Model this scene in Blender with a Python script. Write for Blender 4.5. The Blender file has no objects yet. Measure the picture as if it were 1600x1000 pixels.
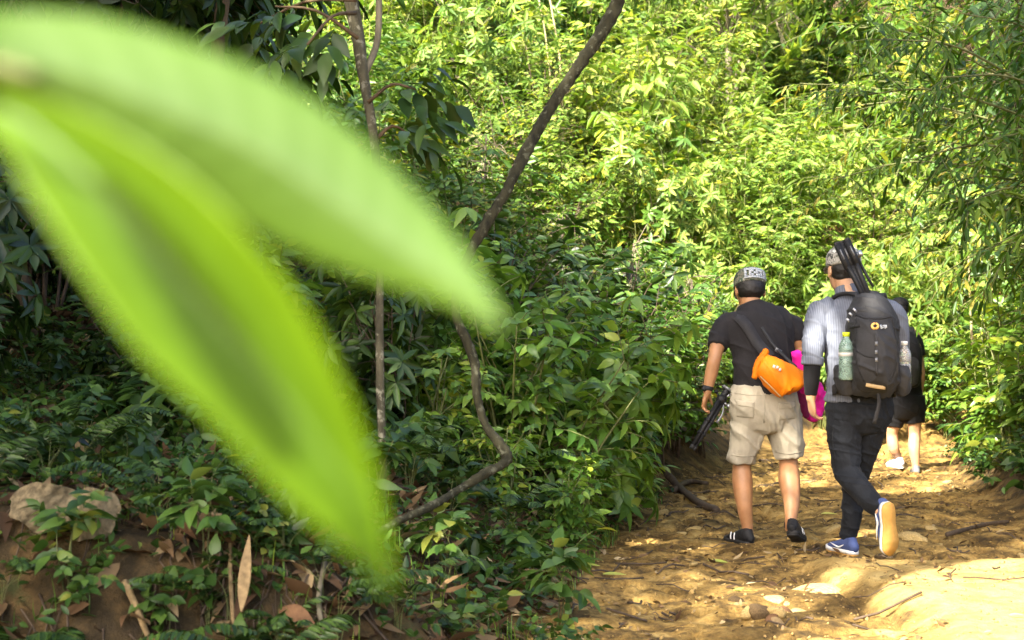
import bpy, math, random
import numpy as np
from mathutils import Vector, Matrix

SC = bpy.context.scene
COL = SC.collection
RNG = np.random.default_rng(7)
random.seed(7)

# ------------------------------------------------------------------ camera
F = 2222.0            # focal length in photo pixels (50 mm on 36 mm)
PITCH = math.atan(43 / F)
CAM = np.array([0.0, 0.0, 1.2])
FWD = np.array([0, math.cos(PITCH), math.sin(PITCH)])
UPV = np.array([0, -math.sin(PITCH), math.cos(PITCH)])
RIGHT = np.array([1.0, 0, 0])


def W(px, py, Y):
    """point of the place seen at photo pixel (px, py) at distance Y down the path"""
    d = F * FWD + (px - 800) * RIGHT - (py - 500) * UPV
    return CAM + d * (Y / d[1])


cam_d = bpy.data.cameras.new('camera')
cam = bpy.data.objects.new('camera', cam_d)
COL.objects.link(cam)
cam.location = CAM
cam.rotation_euler = (math.pi / 2 + PITCH, 0, 0)
cam_d.lens = 50
cam_d.sensor_width = 36
cam_d.clip_start = 0.05
cam_d.clip_end = 500
cam_d.dof.use_dof = True
cam_d.dof.focus_distance = 8.4
cam_d.dof.aperture_fstop = 4.5
SC.camera = cam

# ------------------------------------------------------------------ light
SUN = np.array([-0.48, -0.58, 0.66])
SUN = SUN / np.linalg.norm(SUN)
sl = bpy.data.lights.new('sun', 'SUN')
sl.energy = 4.2
sl.angle = math.radians(0.55)
sl.color = (1.0, 0.93, 0.80)
so = bpy.data.objects.new('sun', sl)
so.rotation_euler = Vector(SUN).to_track_quat('Z', 'Y').to_euler()
COL.objects.link(so)
wd = bpy.data.worlds.new('World')
SC.world = wd
wd.use_nodes = True
nt = wd.node_tree
bg = nt.nodes['Background']
sky = nt.nodes.new('ShaderNodeTexSky')
sky.sky_type = 'NISHITA'
sky.sun_disc = False
sky.sun_elevation = math.asin(SUN[2])
sky.sun_rotation = math.atan2(SUN[0], SUN[1])
sky.air_density = 0.8
sky.dust_density = 5.0
sky.ozone_density = 0.3
nt.links.new(sky.outputs[0], bg.inputs[0])
bg.inputs[1].default_value = 0.15
SC.view_settings.view_transform = 'Standard'
SC.view_settings.look = 'None'
SC.view_settings.exposure = 2.62
SC.view_settings.gamma = 1
cy = SC.cycles
cy.use_denoising = True
cy.denoising_prefilter = 'ACCURATE'
cy.max_bounces = 7
cy.diffuse_bounces = 4
cy.glossy_bounces = 2
cy.transmission_bounces = 5
cy.transparent_max_bounces = 6
cy.sample_clamp_indirect = 6
cy.caustics_reflective = False
cy.caustics_refractive = False


# ------------------------------------------------------------------ materials
def new_mat(name):
    m = bpy.data.materials.new(name)
    m.use_nodes = True
    t = m.node_tree
    return m, t, t.nodes['Principled BSDF'], t.nodes['Material Output']


def node(t, kind, **kw):
    n = t.nodes.new(kind)
    for k, v in kw.items():
        if k.startswith('i_'):
            key = k[2:]
            n.inputs[int(key) if key.isdigit() else key.replace('_', ' ')].default_value = v
        else:
            setattr(n, k, v)
    return n


def ramp(t, fac, stops, interp='LINEAR'):
    r = t.nodes.new('ShaderNodeValToRGB')
    r.color_ramp.interpolation = interp
    e = r.color_ramp.elements
    while len(e) > 1:
        e.remove(e[-1])
    e[0].position = stops[0][0]
    e[0].color = (*stops[0][1], 1)
    for p, c in stops[1:]:
        x = e.new(p)
        x.color = (*c, 1)
    if fac is not None:
        t.links.new(fac, r.inputs[0])
    return r


def coords(t, scale=1.0, kind='Object', vec=None):
    tc = t.nodes.new('ShaderNodeTexCoord')
    mp = t.nodes.new('ShaderNodeMapping')
    mp.inputs['Scale'].default_value = vec or (scale, scale, scale)
    t.links.new(tc.outputs[kind], mp.inputs[0])
    return mp.outputs[0]


def noise(t, scale, detail=4, vec=None, rough=0.6):
    n = t.nodes.new('ShaderNodeTexNoise')
    n.inputs['Scale'].default_value = scale
    n.inputs['Detail'].default_value = detail
    n.inputs['Roughness'].default_value = rough
    if vec is not None:
        t.links.new(vec, n.inputs['Vector'])
    return n


def bump(t, p, height, strength=0.4, dist=0.01):
    b = t.nodes.new('ShaderNodeBump')
    b.inputs['Strength'].default_value = strength
    b.inputs['Distance'].default_value = dist
    t.links.new(height, b.inputs['Height'])
    t.links.new(b.outputs[0], p.inputs['Normal'])
    return b


def leaf_mat(name, stops, trans=0.38, rough=0.42, spec=0.45, tint=(1.35, 1.25, 0.5)):
    m, t, p, out = new_mat(name)
    a = node(t, 'ShaderNodeAttribute', attribute_name='rnd')
    oi = t.nodes.new('ShaderNodeObjectInfo')
    mx = node(t, 'ShaderNodeMath', operation='MULTIPLY_ADD')
    t.links.new(oi.outputs['Random'], mx.inputs[0])
    mx.inputs[1].default_value = 0.34
    t.links.new(a.outputs['Fac'], mx.inputs[2])
    sb = node(t, 'ShaderNodeMath', operation='SUBTRACT')
    t.links.new(mx.outputs[0], sb.inputs[0])
    sb.inputs[1].default_value = 0.17
    r = ramp(t, sb.outputs[0], stops)
    p.inputs['Roughness'].default_value = rough
    p.inputs['Specular IOR Level'].default_value = spec
    t.links.new(r.outputs[0], p.inputs['Base Color'])
    tr = t.nodes.new('ShaderNodeBsdfTranslucent')
    mul = node(t, 'ShaderNodeMix', data_type='RGBA', blend_type='MULTIPLY')
    mul.inputs['Factor'].default_value = 1
    t.links.new(r.outputs[0], mul.inputs[6])
    mul.inputs[7].default_value = (*tint, 1)
    t.links.new(mul.outputs[2], tr.inputs[0])
    mix = t.nodes.new('ShaderNodeMixShader')
    mix.inputs[0].default_value = trans
    t.links.new(p.outputs[0], mix.inputs[1])
    t.links.new(tr.outputs[0], mix.inputs[2])
    t.links.new(mix.outputs[0], out.inputs[0])
    return m


def plain(name, col, rough=0.6, spec=0.4, var=0.25, scale=30, bmp=0.0, metal=0.0, bdist=0.004):
    m, t, p, out = new_mat(name)
    v = coords(t)
    n = noise(t, scale, 5, v)
    c = np.array(col)
    r = ramp(t, n.outputs[0], [(0.3, tuple(c * (1 - var))), (0.7, tuple(np.minimum(c * (1 + var), 1)))])
    t.links.new(r.outputs[0], p.inputs['Base Color'])
    p.inputs['Roughness'].default_value = rough
    p.inputs['Specular IOR Level'].default_value = spec
    p.inputs['Metallic'].default_value = metal
    if bmp:
        bump(t, p, n.outputs[0], bmp, bdist)
    return m


def bark(name, c1, c2, scale=18, lichen=None):
    m, t, p, out = new_mat(name)
    v = coords(t, vec=(1, 1, 0.35))
    n = noise(t, scale, 6, v, 0.65)
    n2 = noise(t, scale * 0.35, 3, v)
    mx = node(t, 'ShaderNodeMix', data_type='FLOAT')
    mx.inputs[0].default_value = 0.45
    t.links.new(n.outputs[0], mx.inputs[2])
    t.links.new(n2.outputs[0], mx.inputs[3])
    r = ramp(t, mx.outputs[0], [(0.36, c1), (0.6, c2)])
    colr = r.outputs[0]
    if lichen:
        n3 = noise(t, scale * .9, 4, coords(t), .7)
        k = ramp(t, n3.outputs[0], [(.55, (0, 0, 0)), (.63, (1, 1, 1))])
        ml = node(t, 'ShaderNodeMix', data_type='RGBA')
        t.links.new(k.outputs[0], ml.inputs[0]); t.links.new(colr, ml.inputs[6]); ml.inputs[7].default_value = (*lichen, 1)
        colr = ml.outputs[2]
    t.links.new(colr, p.inputs['Base Color'])
    p.inputs['Roughness'].default_value = 0.85
    p.inputs['Specular IOR Level'].default_value = 0.2
    bump(t, p, n.outputs[0], 0.7, 0.012)
    return m


# ------------------------------------------------------------------ objects
def tag(o, label=None, cat=None, group=None, kind=None):
    if label: o['label'] = label
    if cat: o['category'] = cat
    if group: o['group'] = group
    if kind: o['kind'] = kind
    return o


def empty(name, loc=(0, 0, 0), label=None, cat=None, group=None):
    o = bpy.data.objects.new(name, None)
    o.empty_display_size = 0.1
    COL.objects.link(o)
    o.location = loc
    return tag(o, label, cat, group)


def link(name, me, mat=None, parent=None, smooth=True):
    """mesh data given in world space; a child keeps its place under its parent's base point"""
    o = bpy.data.objects.new(name, me)
    COL.objects.link(o)
    if mat is not None and not me.materials:
        for x in (mat if isinstance(mat, (list, tuple)) else [mat]):
            me.materials.append(x)
    if smooth and len(me.polygons):
        me.polygons.foreach_set('use_smooth', [True] * len(me.polygons))
    if parent is not None:
        o.parent = parent
        off = Vector((0, 0, 0))
        q = parent
        while q is not None:
            off += Vector(q.location)
            q = q.parent
        o.location = -off
    return o


def copy_thing(root, loc, rz=0.0, sc=1.0, label=None, group=None):
    r = root.copy()
    COL.objects.link(r)
    r.location = loc
    r.rotation_euler = (0, 0, rz)
    r.scale = (sc, sc, sc) if np.isscalar(sc) else sc
    if label: r['label'] = label
    if group: r['group'] = group
    for ch in list(root.children):
        c = ch.copy()
        COL.objects.link(c)
        c.parent = r
    return r


def make_mesh(name, V, faces_list, attr=None):
    """V (n,3); faces_list: list of int arrays (m,k)"""
    me = bpy.data.meshes.new(name)
    V = np.asarray(V, dtype=np.float32)
    me.vertices.add(len(V))
    me.vertices.foreach_set('co', V.ravel())
    loops, starts, tot, pos = [], [], [], 0
    for f in faces_list:
        f = np.asarray(f, dtype=np.int32)
        if not len(f): continue
        k = f.shape[1]
        loops.append(f.ravel())
        starts.append(pos + np.arange(len(f)) * k)
        pos += f.size
    loops = np.concatenate(loops)
    starts = np.concatenate(starts)
    me.loops.add(len(loops))
    me.loops.foreach_set('vertex_index', loops.astype(np.int32))
    me.polygons.add(len(starts))
    me.polygons.foreach_set('loop_start', starts.astype(np.int32))
    me.update(calc_edges=True)
    if attr is not None:
        for k, a in attr.items():
            at = me.attributes.new(k, 'FLOAT', 'POINT')
            at.data.foreach_set('value', np.asarray(a, dtype=np.float32))
    return me


def nrm(a):
    a = np.asarray(a, float)
    return a / np.maximum(np.linalg.norm(a, axis=-1, keepdims=True), 1e-9)


def catmull(P, k=4):
    P = np.asarray(P, float)
    if len(P) < 3: 
        t = np.linspace(0, 1, k + 1)[:, None]
        return P[0] * (1 - t) + P[-1] * t
    Q = np.vstack([2 * P[0] - P[1], P, 2 * P[-1] - P[-2]])
    out = []
    for i in range(1, len(Q) - 2):
        p0, p1, p2, p3 = Q[i - 1:i + 3]
        for t in np.arange(k) / k:
            out.append(0.5 * (2 * p1 + (p2 - p0) * t + (2 * p0 - 5 * p1 + 4 * p2 - p3) * t * t + (3 * p1 - p0 - 3 * p2 + p3) * t ** 3))
    out.append(P[-1])
    return np.array(out)


class Geo:
    """collects tubes / quads as one mesh"""
    def __init__(self):
        self.V, self.Q, self.T, self.n = [], [], [], 0

    def add(self, V, Q=None, T=None):
        V = np.asarray(V, float)
        if Q is not None and len(Q): self.Q.append(np.asarray(Q) + self.n)
        if T is not None and len(T): self.T.append(np.asarray(T) + self.n)
        self.V.append(V)
        self.n += len(V)

    def tube(self, P, R, n=8, sub=1, knob=0.0, rng=None):
        P = np.asarray(P, float)
        R = np.broadcast_to(np.asarray(R, float), (len(P),)) if np.ndim(R) == 0 else np.asarray(R, float)
        if sub > 1:
            R = catmull(R[:, None].repeat(3, 1), sub)[:, 0]
            P = catmull(P, sub)
        T = nrm(np.gradient(P, axis=0))
        ref = np.array([0.3, 0.2, 0.93]) if abs(T[0][2]) < 0.8 else np.array([1.0, 0.1, 0])
        S = nrm(ref - T * (T @ ref)[:, None])
        U = np.cross(T, S)
        a = np.linspace(0, 2 * np.pi, n, endpoint=False)
        RR = np.repeat(R[:, None], n, 1)
        if knob and rng is not None:
            RR = RR * (1 + knob * rng.standard_normal(RR.shape))
        V = P[:, None] + RR[..., None] * (np.cos(a)[None, :, None] * S[:, None] + np.sin(a)[None, :, None] * U[:, None])
        m = len(P)
        i = np.arange(m - 1)[:, None] * n
        j = np.arange(n)[None]
        j2 = (j + 1) % n
        Q = np.stack([i + j, i + j2, i + n + j2, i + n + j], -1).reshape(-1, 4)
        V = np.vstack([V.reshape(-1, 3), P[:1], P[-1:]])
        jj = np.arange(n)
        T3 = np.vstack([np.stack([(jj + 1) % n, jj, np.full(n, m * n)], -1),
                        np.stack([(m - 1) * n + jj, (m - 1) * n + (jj + 1) % n, np.full(n, m * n + 1)], -1)])
        self.add(V, Q, T3)

    def box(self, c, ax, h):
        """c centre, ax 3x3 rows axes, h half sizes"""
        c = np.asarray(c, float)
        ax = np.asarray(ax, float)
        s = np.array([[x, y, z] for z in (-1, 1) for y in (-1, 1) for x in (-1, 1)], float) * np.asarray(h)
        V = c + s @ ax
        Q = [[0, 2, 3, 1], [4, 5, 7, 6], [0, 1, 5, 4], [2, 6, 7, 3], [0, 4, 6, 2], [1, 3, 7, 5]]
        self.add(V, Q)

    def mesh(self, name):
        fl = []
        if self.Q: fl.append(np.vstack(self.Q))
        if self.T: fl.append(np.vstack(self.T))
        return make_mesh(name, np.vstack(self.V), fl)

    def build(self, name, mat, parent=None, smooth=True):
        return link(name, self.mesh(name), mat, parent, smooth)


# ------------------------------------------------------------------ noise on arrays
def vnoise(x, y, seed=0):
    x = np.asarray(x, float); y = np.asarray(y, float)
    xi = np.floor(x).astype(np.int64); yi = np.floor(y).astype(np.int64)
    fx = x - xi; fy = y - yi
    fx = fx * fx * (3 - 2 * fx); fy = fy * fy * (3 - 2 * fy)

    def hsh(a, b):
        n = (a * 374761393 + b * 668265263 + seed * 974711) & 0xffffffff
        n = ((n ^ (n >> 13)) * 1274126177) & 0xffffffff
        return ((n ^ (n >> 16)) & 0xffff) / 65535.0
    return (hsh(xi, yi) * (1 - fx) + hsh(xi + 1, yi) * fx) * (1 - fy) + (hsh(xi, yi + 1) * (1 - fx) + hsh(xi + 1, yi + 1) * fx) * fy


def fbm(x, y, f, o=4, seed=0):
    s = 0; a = 1; tot = 0
    for k in range(o):
        s = s + a * vnoise(x * f, y * f, seed + k * 17)
        tot += a; a *= 0.5; f *= 2.03
    return s / tot


def sm(x, a, b):
    t = np.clip((np.asarray(x, float) - a) / (b - a), 0, 1)
    return t * t * (3 - 2 * t)


# ------------------------------------------------------------------ terrain
XL = ([0, 4, 5, 5.8, 7.2, 8.5, 10.5, 12, 14, 17, 20], [-1.2, -0.5, 0.05, 0.14, 0.34, 0.56, 1.05, 1.4, 2.1, 3.1, 5.5])
XR = ([0, 5, 8, 10, 12, 14, 16, 18, 20], [4, 3.5, 3.45, 3.5, 3.75, 4.25, 5.1, 6.5, 8.5])


def edge_l(y): return np.interp(y, *XL)
def edge_r(y): return np.interp(y, *XR)


def shelf(x, y):
    return sm(x + 0.5 * (fbm(x, y, 1.5, 2, 3) - .5), 1.45, 1.75) * sm(-y + 0.5 * (fbm(x, y, 1.8, 3, 40) - .5), -7.85, -7.55)


def gz(x, y, fine=False):
    x = np.asarray(x, float); y = np.asarray(y, float)
    dl = edge_l(y) - x + 0.18 * (fbm(x, y, 1.6, 3, 5) - 0.5)
    dr = x - edge_r(y) + 0.3 * (fbm(x, y, 1.3, 3, 9) - 0.5)
    front = sm(y + 0.25 * (fbm(x, y, 2.2, 3, 31) - 0.5), 4.25, 4.85)
    z = (0.5 * sm(dl, 0.02, 0.85) + 0.16 * np.clip(dl - 0.7, 0, 3)) * (0.12 + 0.88 * front)
    z = z + 0.24 * np.clip(dl - 1.6, 0, 9) * sm(y, 5.5, 9)
    z = z + 0.3 * sm(dr, -0.02, 0.55) + 0.22 * np.clip(dr - 0.5, 0, 6)
    z = z + 0.46 * np.clip(y - 17.6, 0, 40)
    # raised pale shelf of earth low right, and a gully under the far foot prints
    z = z + 0.085 * shelf(x, y)
    z = z + 0.05 * (fbm(x, y, 0.9, 3, 77) - 0.5)
    pit = np.exp(-(((x - 1.80) / 0.2) ** 2 + ((y - 10.3) / 0.5) ** 2))
    z = z - 0.10 * pit
    if fine:
        slab = shelf(x, y)
        k = (1 - sm(edge_l(y) - x, 0.0, 0.4) * 0.4) * (1 - .72 * slab)
        r = np.abs(fbm(x, y, 3.0, 4, 51) - 0.5)
        z = z + k * (0.10 * (fbm(x, y, 3.2, 5, 21) - 0.5) - 0.045 * np.exp(-(r / 0.03) ** 2))
        r2 = np.abs(fbm(x * .6, y, 8, 3, 151) - 0.5)
        z = z + k * (0.024 * (fbm(x, y, 14, 3, 61) - 0.5) - 0.014 * np.exp(-(r2 / 0.03) ** 2)) + .006 * (fbm(x, y, 26, 2, 91) - .5)
    return z
# ------------------------------------------------------------------ ground sheet
def grid_axis(segs):
    out = []
    for a, b, st in segs:
        out.append(np.arange(a, b, st))
    out.append([segs[-1][1]])
    return np.concatenate(out)


gx = grid_axis([(-60, -12, 4), (-12, -4, 0.25), (-4, -2.2, 0.06), (-2.2, 5.2, 0.022), (5.2, 9, 0.1), (9, 16, 0.4), (16, 60, 4)])
gy = grid_axis([(-30, -2, 3), (-2, 3.6, 0.2), (3.6, 12, 0.026), (12, 17, 0.05), (17, 22, 0.2), (22, 34, 0.6), (34, 90, 4)])
GX, GY = np.meshgrid(gx, gy)
GZ = gz(GX, GY, True)
nx, ny = len(gx), len(gy)
i = np.arange(ny - 1)[:, None] * nx
j = np.arange(nx - 1)[None]
Q = np.stack([i + j, i + j + 1, i + nx + j + 1, i + nx + j], -1).reshape(-1, 4)
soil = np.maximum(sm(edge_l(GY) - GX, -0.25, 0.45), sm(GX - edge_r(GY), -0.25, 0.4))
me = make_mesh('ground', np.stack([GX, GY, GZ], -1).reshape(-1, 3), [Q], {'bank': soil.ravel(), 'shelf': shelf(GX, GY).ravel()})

m, t, p, out = new_mat('earth')
v = coords(t)
n1 = noise(t, 1.1, 6, v, 0.62)
n2 = noise(t, 5.5, 8, v, 0.68)
n3 = noise(t, 38, 4, v, 0.7)
path = ramp(t, n2.outputs[0], [(0.33, (0.045, 0.030, 0.014)), (0.44, (0.16, 0.098, 0.028)), (0.54, (0.33, 0.205, 0.056)), (0.70, (0.47, 0.33, 0.115))])
big = ramp(t, n1.outputs[0], [(0.40, (0.34, 0.33, 0.30)), (0.55, (1.0, 1.0, 1.0))])
mu = node(t, 'ShaderNodeMix', data_type='RGBA', blend_type='MULTIPLY')
mu.inputs[0].default_value = 0.85
t.links.new(path.outputs[0], mu.inputs[6]); t.links.new(big.outputs[0], mu.inputs[7])
sp = ramp(t, n3.outputs[0], [(0.32, (0.5, 0.45, 0.4)), (0.52, (1, 1, 1)), (0.75, (1.25, 1.2, 1.1))])
mu2 = node(t, 'ShaderNodeMix', data_type='RGBA', blend_type='MULTIPLY')
mu2.inputs[0].default_value = 0.8
t.links.new(mu.outputs[2], mu2.inputs[6]); t.links.new(sp.outputs[0], mu2.inputs[7])
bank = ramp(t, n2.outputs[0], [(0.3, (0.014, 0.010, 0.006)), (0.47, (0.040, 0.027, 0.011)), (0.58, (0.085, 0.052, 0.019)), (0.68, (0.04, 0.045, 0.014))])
sh_ = node(t, 'ShaderNodeAttribute', attribute_name='shelf')
pale = ramp(t, n2.outputs[0], [(.3, (.15, .092, .025)), (.42, (.29, .19, .058)), (.56, (.38, .265, .09)), (.72, (.44, .33, .13))])
ms_ = node(t, 'ShaderNodeMix', data_type='RGBA')
t.links.new(sh_.outputs['Fac'], ms_.inputs[0]); t.links.new(mu2.outputs[2], ms_.inputs[6]); t.links.new(pale.outputs[0], ms_.inputs[7])
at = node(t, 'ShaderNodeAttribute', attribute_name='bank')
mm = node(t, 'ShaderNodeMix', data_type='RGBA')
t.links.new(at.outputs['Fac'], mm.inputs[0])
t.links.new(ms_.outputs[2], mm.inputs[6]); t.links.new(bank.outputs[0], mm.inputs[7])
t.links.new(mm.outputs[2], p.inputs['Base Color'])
p.inputs['Roughness'].default_value = 0.9
p.inputs['Specular IOR Level'].default_value = 0.2
n4 = noise(t, 150, 2, v, 0.6)
ad0 = node(t, 'ShaderNodeMath', operation='MULTIPLY_ADD')
t.links.new(n4.outputs[0], ad0.inputs[0]); ad0.inputs[1].default_value = .35; t.links.new(n3.outputs[0], ad0.inputs[2])
ad = node(t, 'ShaderNodeMath', operation='ADD')
t.links.new(n2.outputs[0], ad.inputs[0]); t.links.new(ad0.outputs[0], ad.inputs[1])
bump(t, p, ad.outputs[0], 0.6, 0.022)
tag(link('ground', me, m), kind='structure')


# ------------------------------------------------------------------ leaves
def leaf_geo(B, D, N, L, Wd, droop=0.25, fold=0.25, hi=False, rng=RNG, lobe=None):
    B = np.asarray(B, float)
    D = nrm(D)
    N = nrm(N - D * np.sum(N * D, -1, keepdims=True))
    S = np.cross(D, N)
    n = len(B)
    L = np.broadcast_to(L, (n,))[:, None]
    Wd = np.broadcast_to(Wd, (n,))[:, None]
    dr = np.broadcast_to(droop, (n,))[:, None]
    rnd = rng.random(n)

    def cpt(t): return B + D * (L * t) - N * (dr * L * t * t)
    if hi:
        ts = [0.0, 0.14, 0.34, 0.58, 0.8, 1.0]
        ws = lobe or [0.05, 0.62, 1.0, 0.88, 0.48, 0.015]
        rows = []
        for tt, w in zip(ts, ws):
            c = cpt(tt)
            hw = Wd * 0.5 * w
            rows += [c - S * hw + N * hw * fold, c, c + S * hw + N * hw * fold]
        V = np.stack(rows, 1).reshape(-1, 3)
        k = len(rows)
        q = []
        for r in range(len(ts) - 1):
            a = r * 3
            q += [[a, a + 1, a + 4, a + 3], [a + 1, a + 2, a + 5, a + 4]]
    else:
        c1, c2 = cpt(0.28), cpt(0.64)
        h1, h2 = Wd * 0.45, Wd * 0.4
        rows = [cpt(0), c1 - S * h1 + N * h1 * fold, c2 - S * h2 + N * h2 * fold, cpt(1.0), c2 + S * h2 + N * h2 * fold, c1 + S * h1 + N * h1 * fold]
        V = np.stack(rows, 1).reshape(-1, 3)
        k = 6
        q = [[0, 3, 2, 1], [0, 5, 4, 3]]
    Q = (np.arange(n)[:, None, None] * k + np.array(q)[None]).reshape(-1, 4)
    return V, Q, np.repeat(rnd, k)


class Leaves:
    def __init__(self): self.parts = []; self.geo = []

    def add(self, B, D, N, L, Wd, **kw):
        self.geo.append(leaf_geo(B, D, N, L, Wd, **kw))

    def mesh(self, name):
        V = []; Q = []; A = []; n = 0
        for v, q, a in self.geo:
            V.append(v); Q.append(q + n); A.append(a); n += len(v)
        return make_mesh(name, np.vstack(V), [np.vstack(Q)], {'rnd': np.concatenate(A)})


UPZ = np.array([0, 0, 1.0])


def twig(lv, rng, p0, d, ln, n, L, Wd, style='alt', out=None, hi=False, grav=0.25, droop=0.25, spread=0.9, down=0.25):
    d = nrm(d)
    out = d if out is None else nrm(out)
    t = (np.arange(n) + 1.0) / n
    P = p0 + d * (ln * t)[:, None] - UPZ * (grav * ln * t * t)[:, None]
    tan = nrm(d[None] - UPZ * (2 * grav * t)[:, None])
    if style == 'alt':
        h = nrm(np.cross(tan, UPZ) + 1e-4)
        s = np.where(np.arange(n) % 2 == 0, 1, -1)[:, None]
        D = tan * 0.65 + h * s * spread - UPZ * down + rng.normal(0, 0.22, (n, 3))
        D[-1] = tan[-1] - UPZ * 0.15
        N = UPZ * 0.75 + out * 0.55 + rng.normal(0, 0.3, (n, 3))
        lv.add(P, D, N, L * rng.uniform(0.65, 1.15, n), Wd * rng.uniform(0.75, 1.15, n), droop=droop * rng.uniform(0.3, 1.6, n), hi=hi, rng=rng)
    elif style == 'whorl':
        e = P[-1]
        a = rng.random() * 6.28 + np.arange(n) * 6.283 / n
        ax = nrm(tan[-1] + UPZ * 0.5)
        s = nrm(np.cross(ax, [0.3, 0.9, 0.1])); u = np.cross(ax, s)
        D = np.cos(a)[:, None] * s + np.sin(a)[:, None] * u + ax * rng.uniform(-0.1, 0.35) - UPZ * down
        N = ax[None] + rng.normal(0, 0.18, (n, 3))
        lv.add(np.repeat(e[None], n, 0) + rng.normal(0, 0.006, (n, 3)), D, N, L * rng.uniform(0.7, 1.15, n), Wd * rng.uniform(0.8, 1.1, n), droop=droop * rng.uniform(0.4, 1.5, n), hi=hi, rng=rng)
    elif style == 'fan':     # bamboo: long narrow leaves hanging off the twig end
        h = nrm(np.cross(tan, UPZ) + 1e-4)
        s = rng.uniform(-1, 1, n)[:, None]
        D = tan * 0.8 + h * s * 0.75 - UPZ * rng.uniform(0.1, 0.9, (n, 1))
        N = UPZ * 0.6 + out * 0.6 + rng.normal(0, 0.35, (n, 3))
        lv.add(P, D, N, L * rng.uniform(0.6, 1.2, n), Wd * rng.uniform(0.8, 1.1, n), droop=droop * rng.uniform(0.4, 1.6, n), hi=hi, rng=rng)
    elif style == 'pinnate':
        h = nrm(np.cross(tan, UPZ) + 1e-4)
        prof = np.sin(np.pi * np.clip(t * 0.86 + 0.14, 0, 1)) ** 0.6
        for s in (1, -1):
            D = tan * 0.45 + h * s - UPZ * down + rng.normal(0, 0.08, (n, 3))
            N = np.cross(h, tan) * np.sign(np.cross(h, tan)[:, 2:3] + 1e-6) + rng.normal(0, 0.15, (n, 3))
            lv.add(P, D, N, L * prof * rng.uniform(0.85, 1.1, n), Wd, droop=droop, hi=hi, rng=rng)
    return P


def shrub_thing(name, rng, H, R, ns, nt, nl, tl, L, Wd, style, mleaf, mstem, hi=False, lean=0.3, tmin=0.2, label='', cat='shrub', group=None, down=0.25, droop=0.25, spread=0.9, grav=0.25, stem_r=0.012, part='foliage'):
    """a plant as thing > stem, foliage, built round its own base at the origin"""
    g = Geo()
    lv = Leaves()
    for k in range(ns):
        a = rng.random() * 6.283
        rr = R * math.sqrt(rng.random()) * 0.8
        top = np.array([math.cos(a) * rr, math.sin(a) * rr, H * rng.uniform(0.65, 1.0)])
        b = np.array([math.cos(a), math.sin(a), 0]) * rng.uniform(0, 0.12) * R
        mid = (b + top) / 2 + np.array([-math.cos(a) * rr, -math.sin(a) * rr, 0]) * lean + rng.normal(0, 0.05 * H, 3) * [1, 1, 0.3]
        P = catmull([b - [0, 0, 0.05], mid, top], 5)
        g.tube(P, np.linspace(stem_r, stem_r * 0.35, len(P)), n=5)
        for q in range(max(1, nt // ns)):
            u = rng.uniform(tmin, 1.0) if q else 1.0
            f = u * (len(P) - 1)
            i0 = min(int(f), len(P) - 2)
            p0 = P[i0] + (P[i0 + 1] - P[i0]) * (f - i0)
            aa = rng.random() * 6.283
            o = np.array([math.cos(aa), math.sin(aa), 0]) * 0.8 + nrm(np.array([p0[0], p0[1], 1e-3])) * 0.5
            d = nrm(o + UPZ * (rng.uniform(0.1, 0.9) if q else 1.2))
            ln = tl * rng.uniform(0.5, 1.2)
            pts = twig(lv, rng, p0, d, ln, nl, L, Wd, style, out=o, hi=hi, down=down, droop=droop, spread=spread, grav=grav)
            g.tube(np.vstack([p0, pts[::max(1, len(pts) // 3)], pts[-1]]), stem_r * 0.3, n=3)
    root = empty(name, (0, 0, 0), label, cat, group)
    link('stem', g.mesh('stem'), mstem, root)
    link(part, lv.mesh(part), mleaf, root, smooth=hi)
    return root


# leaf palettes (real leaf colours; light does the rest)
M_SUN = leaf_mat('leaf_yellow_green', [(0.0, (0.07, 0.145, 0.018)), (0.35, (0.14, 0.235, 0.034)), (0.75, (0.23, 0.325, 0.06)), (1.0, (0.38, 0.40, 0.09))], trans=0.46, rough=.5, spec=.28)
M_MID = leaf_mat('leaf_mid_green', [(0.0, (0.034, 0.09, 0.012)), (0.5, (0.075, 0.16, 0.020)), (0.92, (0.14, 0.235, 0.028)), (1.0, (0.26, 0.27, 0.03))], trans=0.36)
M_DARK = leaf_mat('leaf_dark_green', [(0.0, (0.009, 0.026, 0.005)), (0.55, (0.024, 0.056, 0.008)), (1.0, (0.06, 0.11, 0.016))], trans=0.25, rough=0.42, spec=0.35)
M_BUSH = leaf_mat('leaf_fresh_green', [(0.0, (0.052, 0.125, 0.016)), (0.5, (0.11, 0.215, 0.027)), (0.9, (0.19, 0.30, 0.038)), (1.0, (0.28, 0.33, 0.04))], trans=0.38, rough=0.38)
M_BAMBOO = leaf_mat('leaf_bamboo', [(0.0, (0.03, 0.075, 0.007)), (0.5, (0.07, 0.14, 0.012)), (0.9, (0.14, 0.21, 0.022)), (1.0, (0.26, 0.23, 0.035))], trans=0.42, spec=.25)
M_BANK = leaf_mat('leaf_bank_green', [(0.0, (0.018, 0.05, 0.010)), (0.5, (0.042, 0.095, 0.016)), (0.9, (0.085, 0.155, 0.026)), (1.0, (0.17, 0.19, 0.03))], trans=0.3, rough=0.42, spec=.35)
M_DEAD = leaf_mat('leaf_dead', [(0.0, (0.045, 0.024, 0.012)), (0.45, (0.11, 0.062, 0.028)), (0.8, (0.20, 0.13, 0.06)), (1.0, (0.33, 0.25, 0.13))], trans=0.12, rough=0.7, spec=0.2, tint=(1.1, 0.9, 0.6))
M_STEM = plain('green_stem', (0.10, 0.11, 0.03), 0.6, var=0.4)
M_TWIG = plain('brown_twig', (0.065, 0.043, 0.025), 0.8, var=0.4)
M_BARK_PALE = bark('bark_pale', (0.06, 0.05, 0.03), (0.19, 0.165, 0.11))
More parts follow.
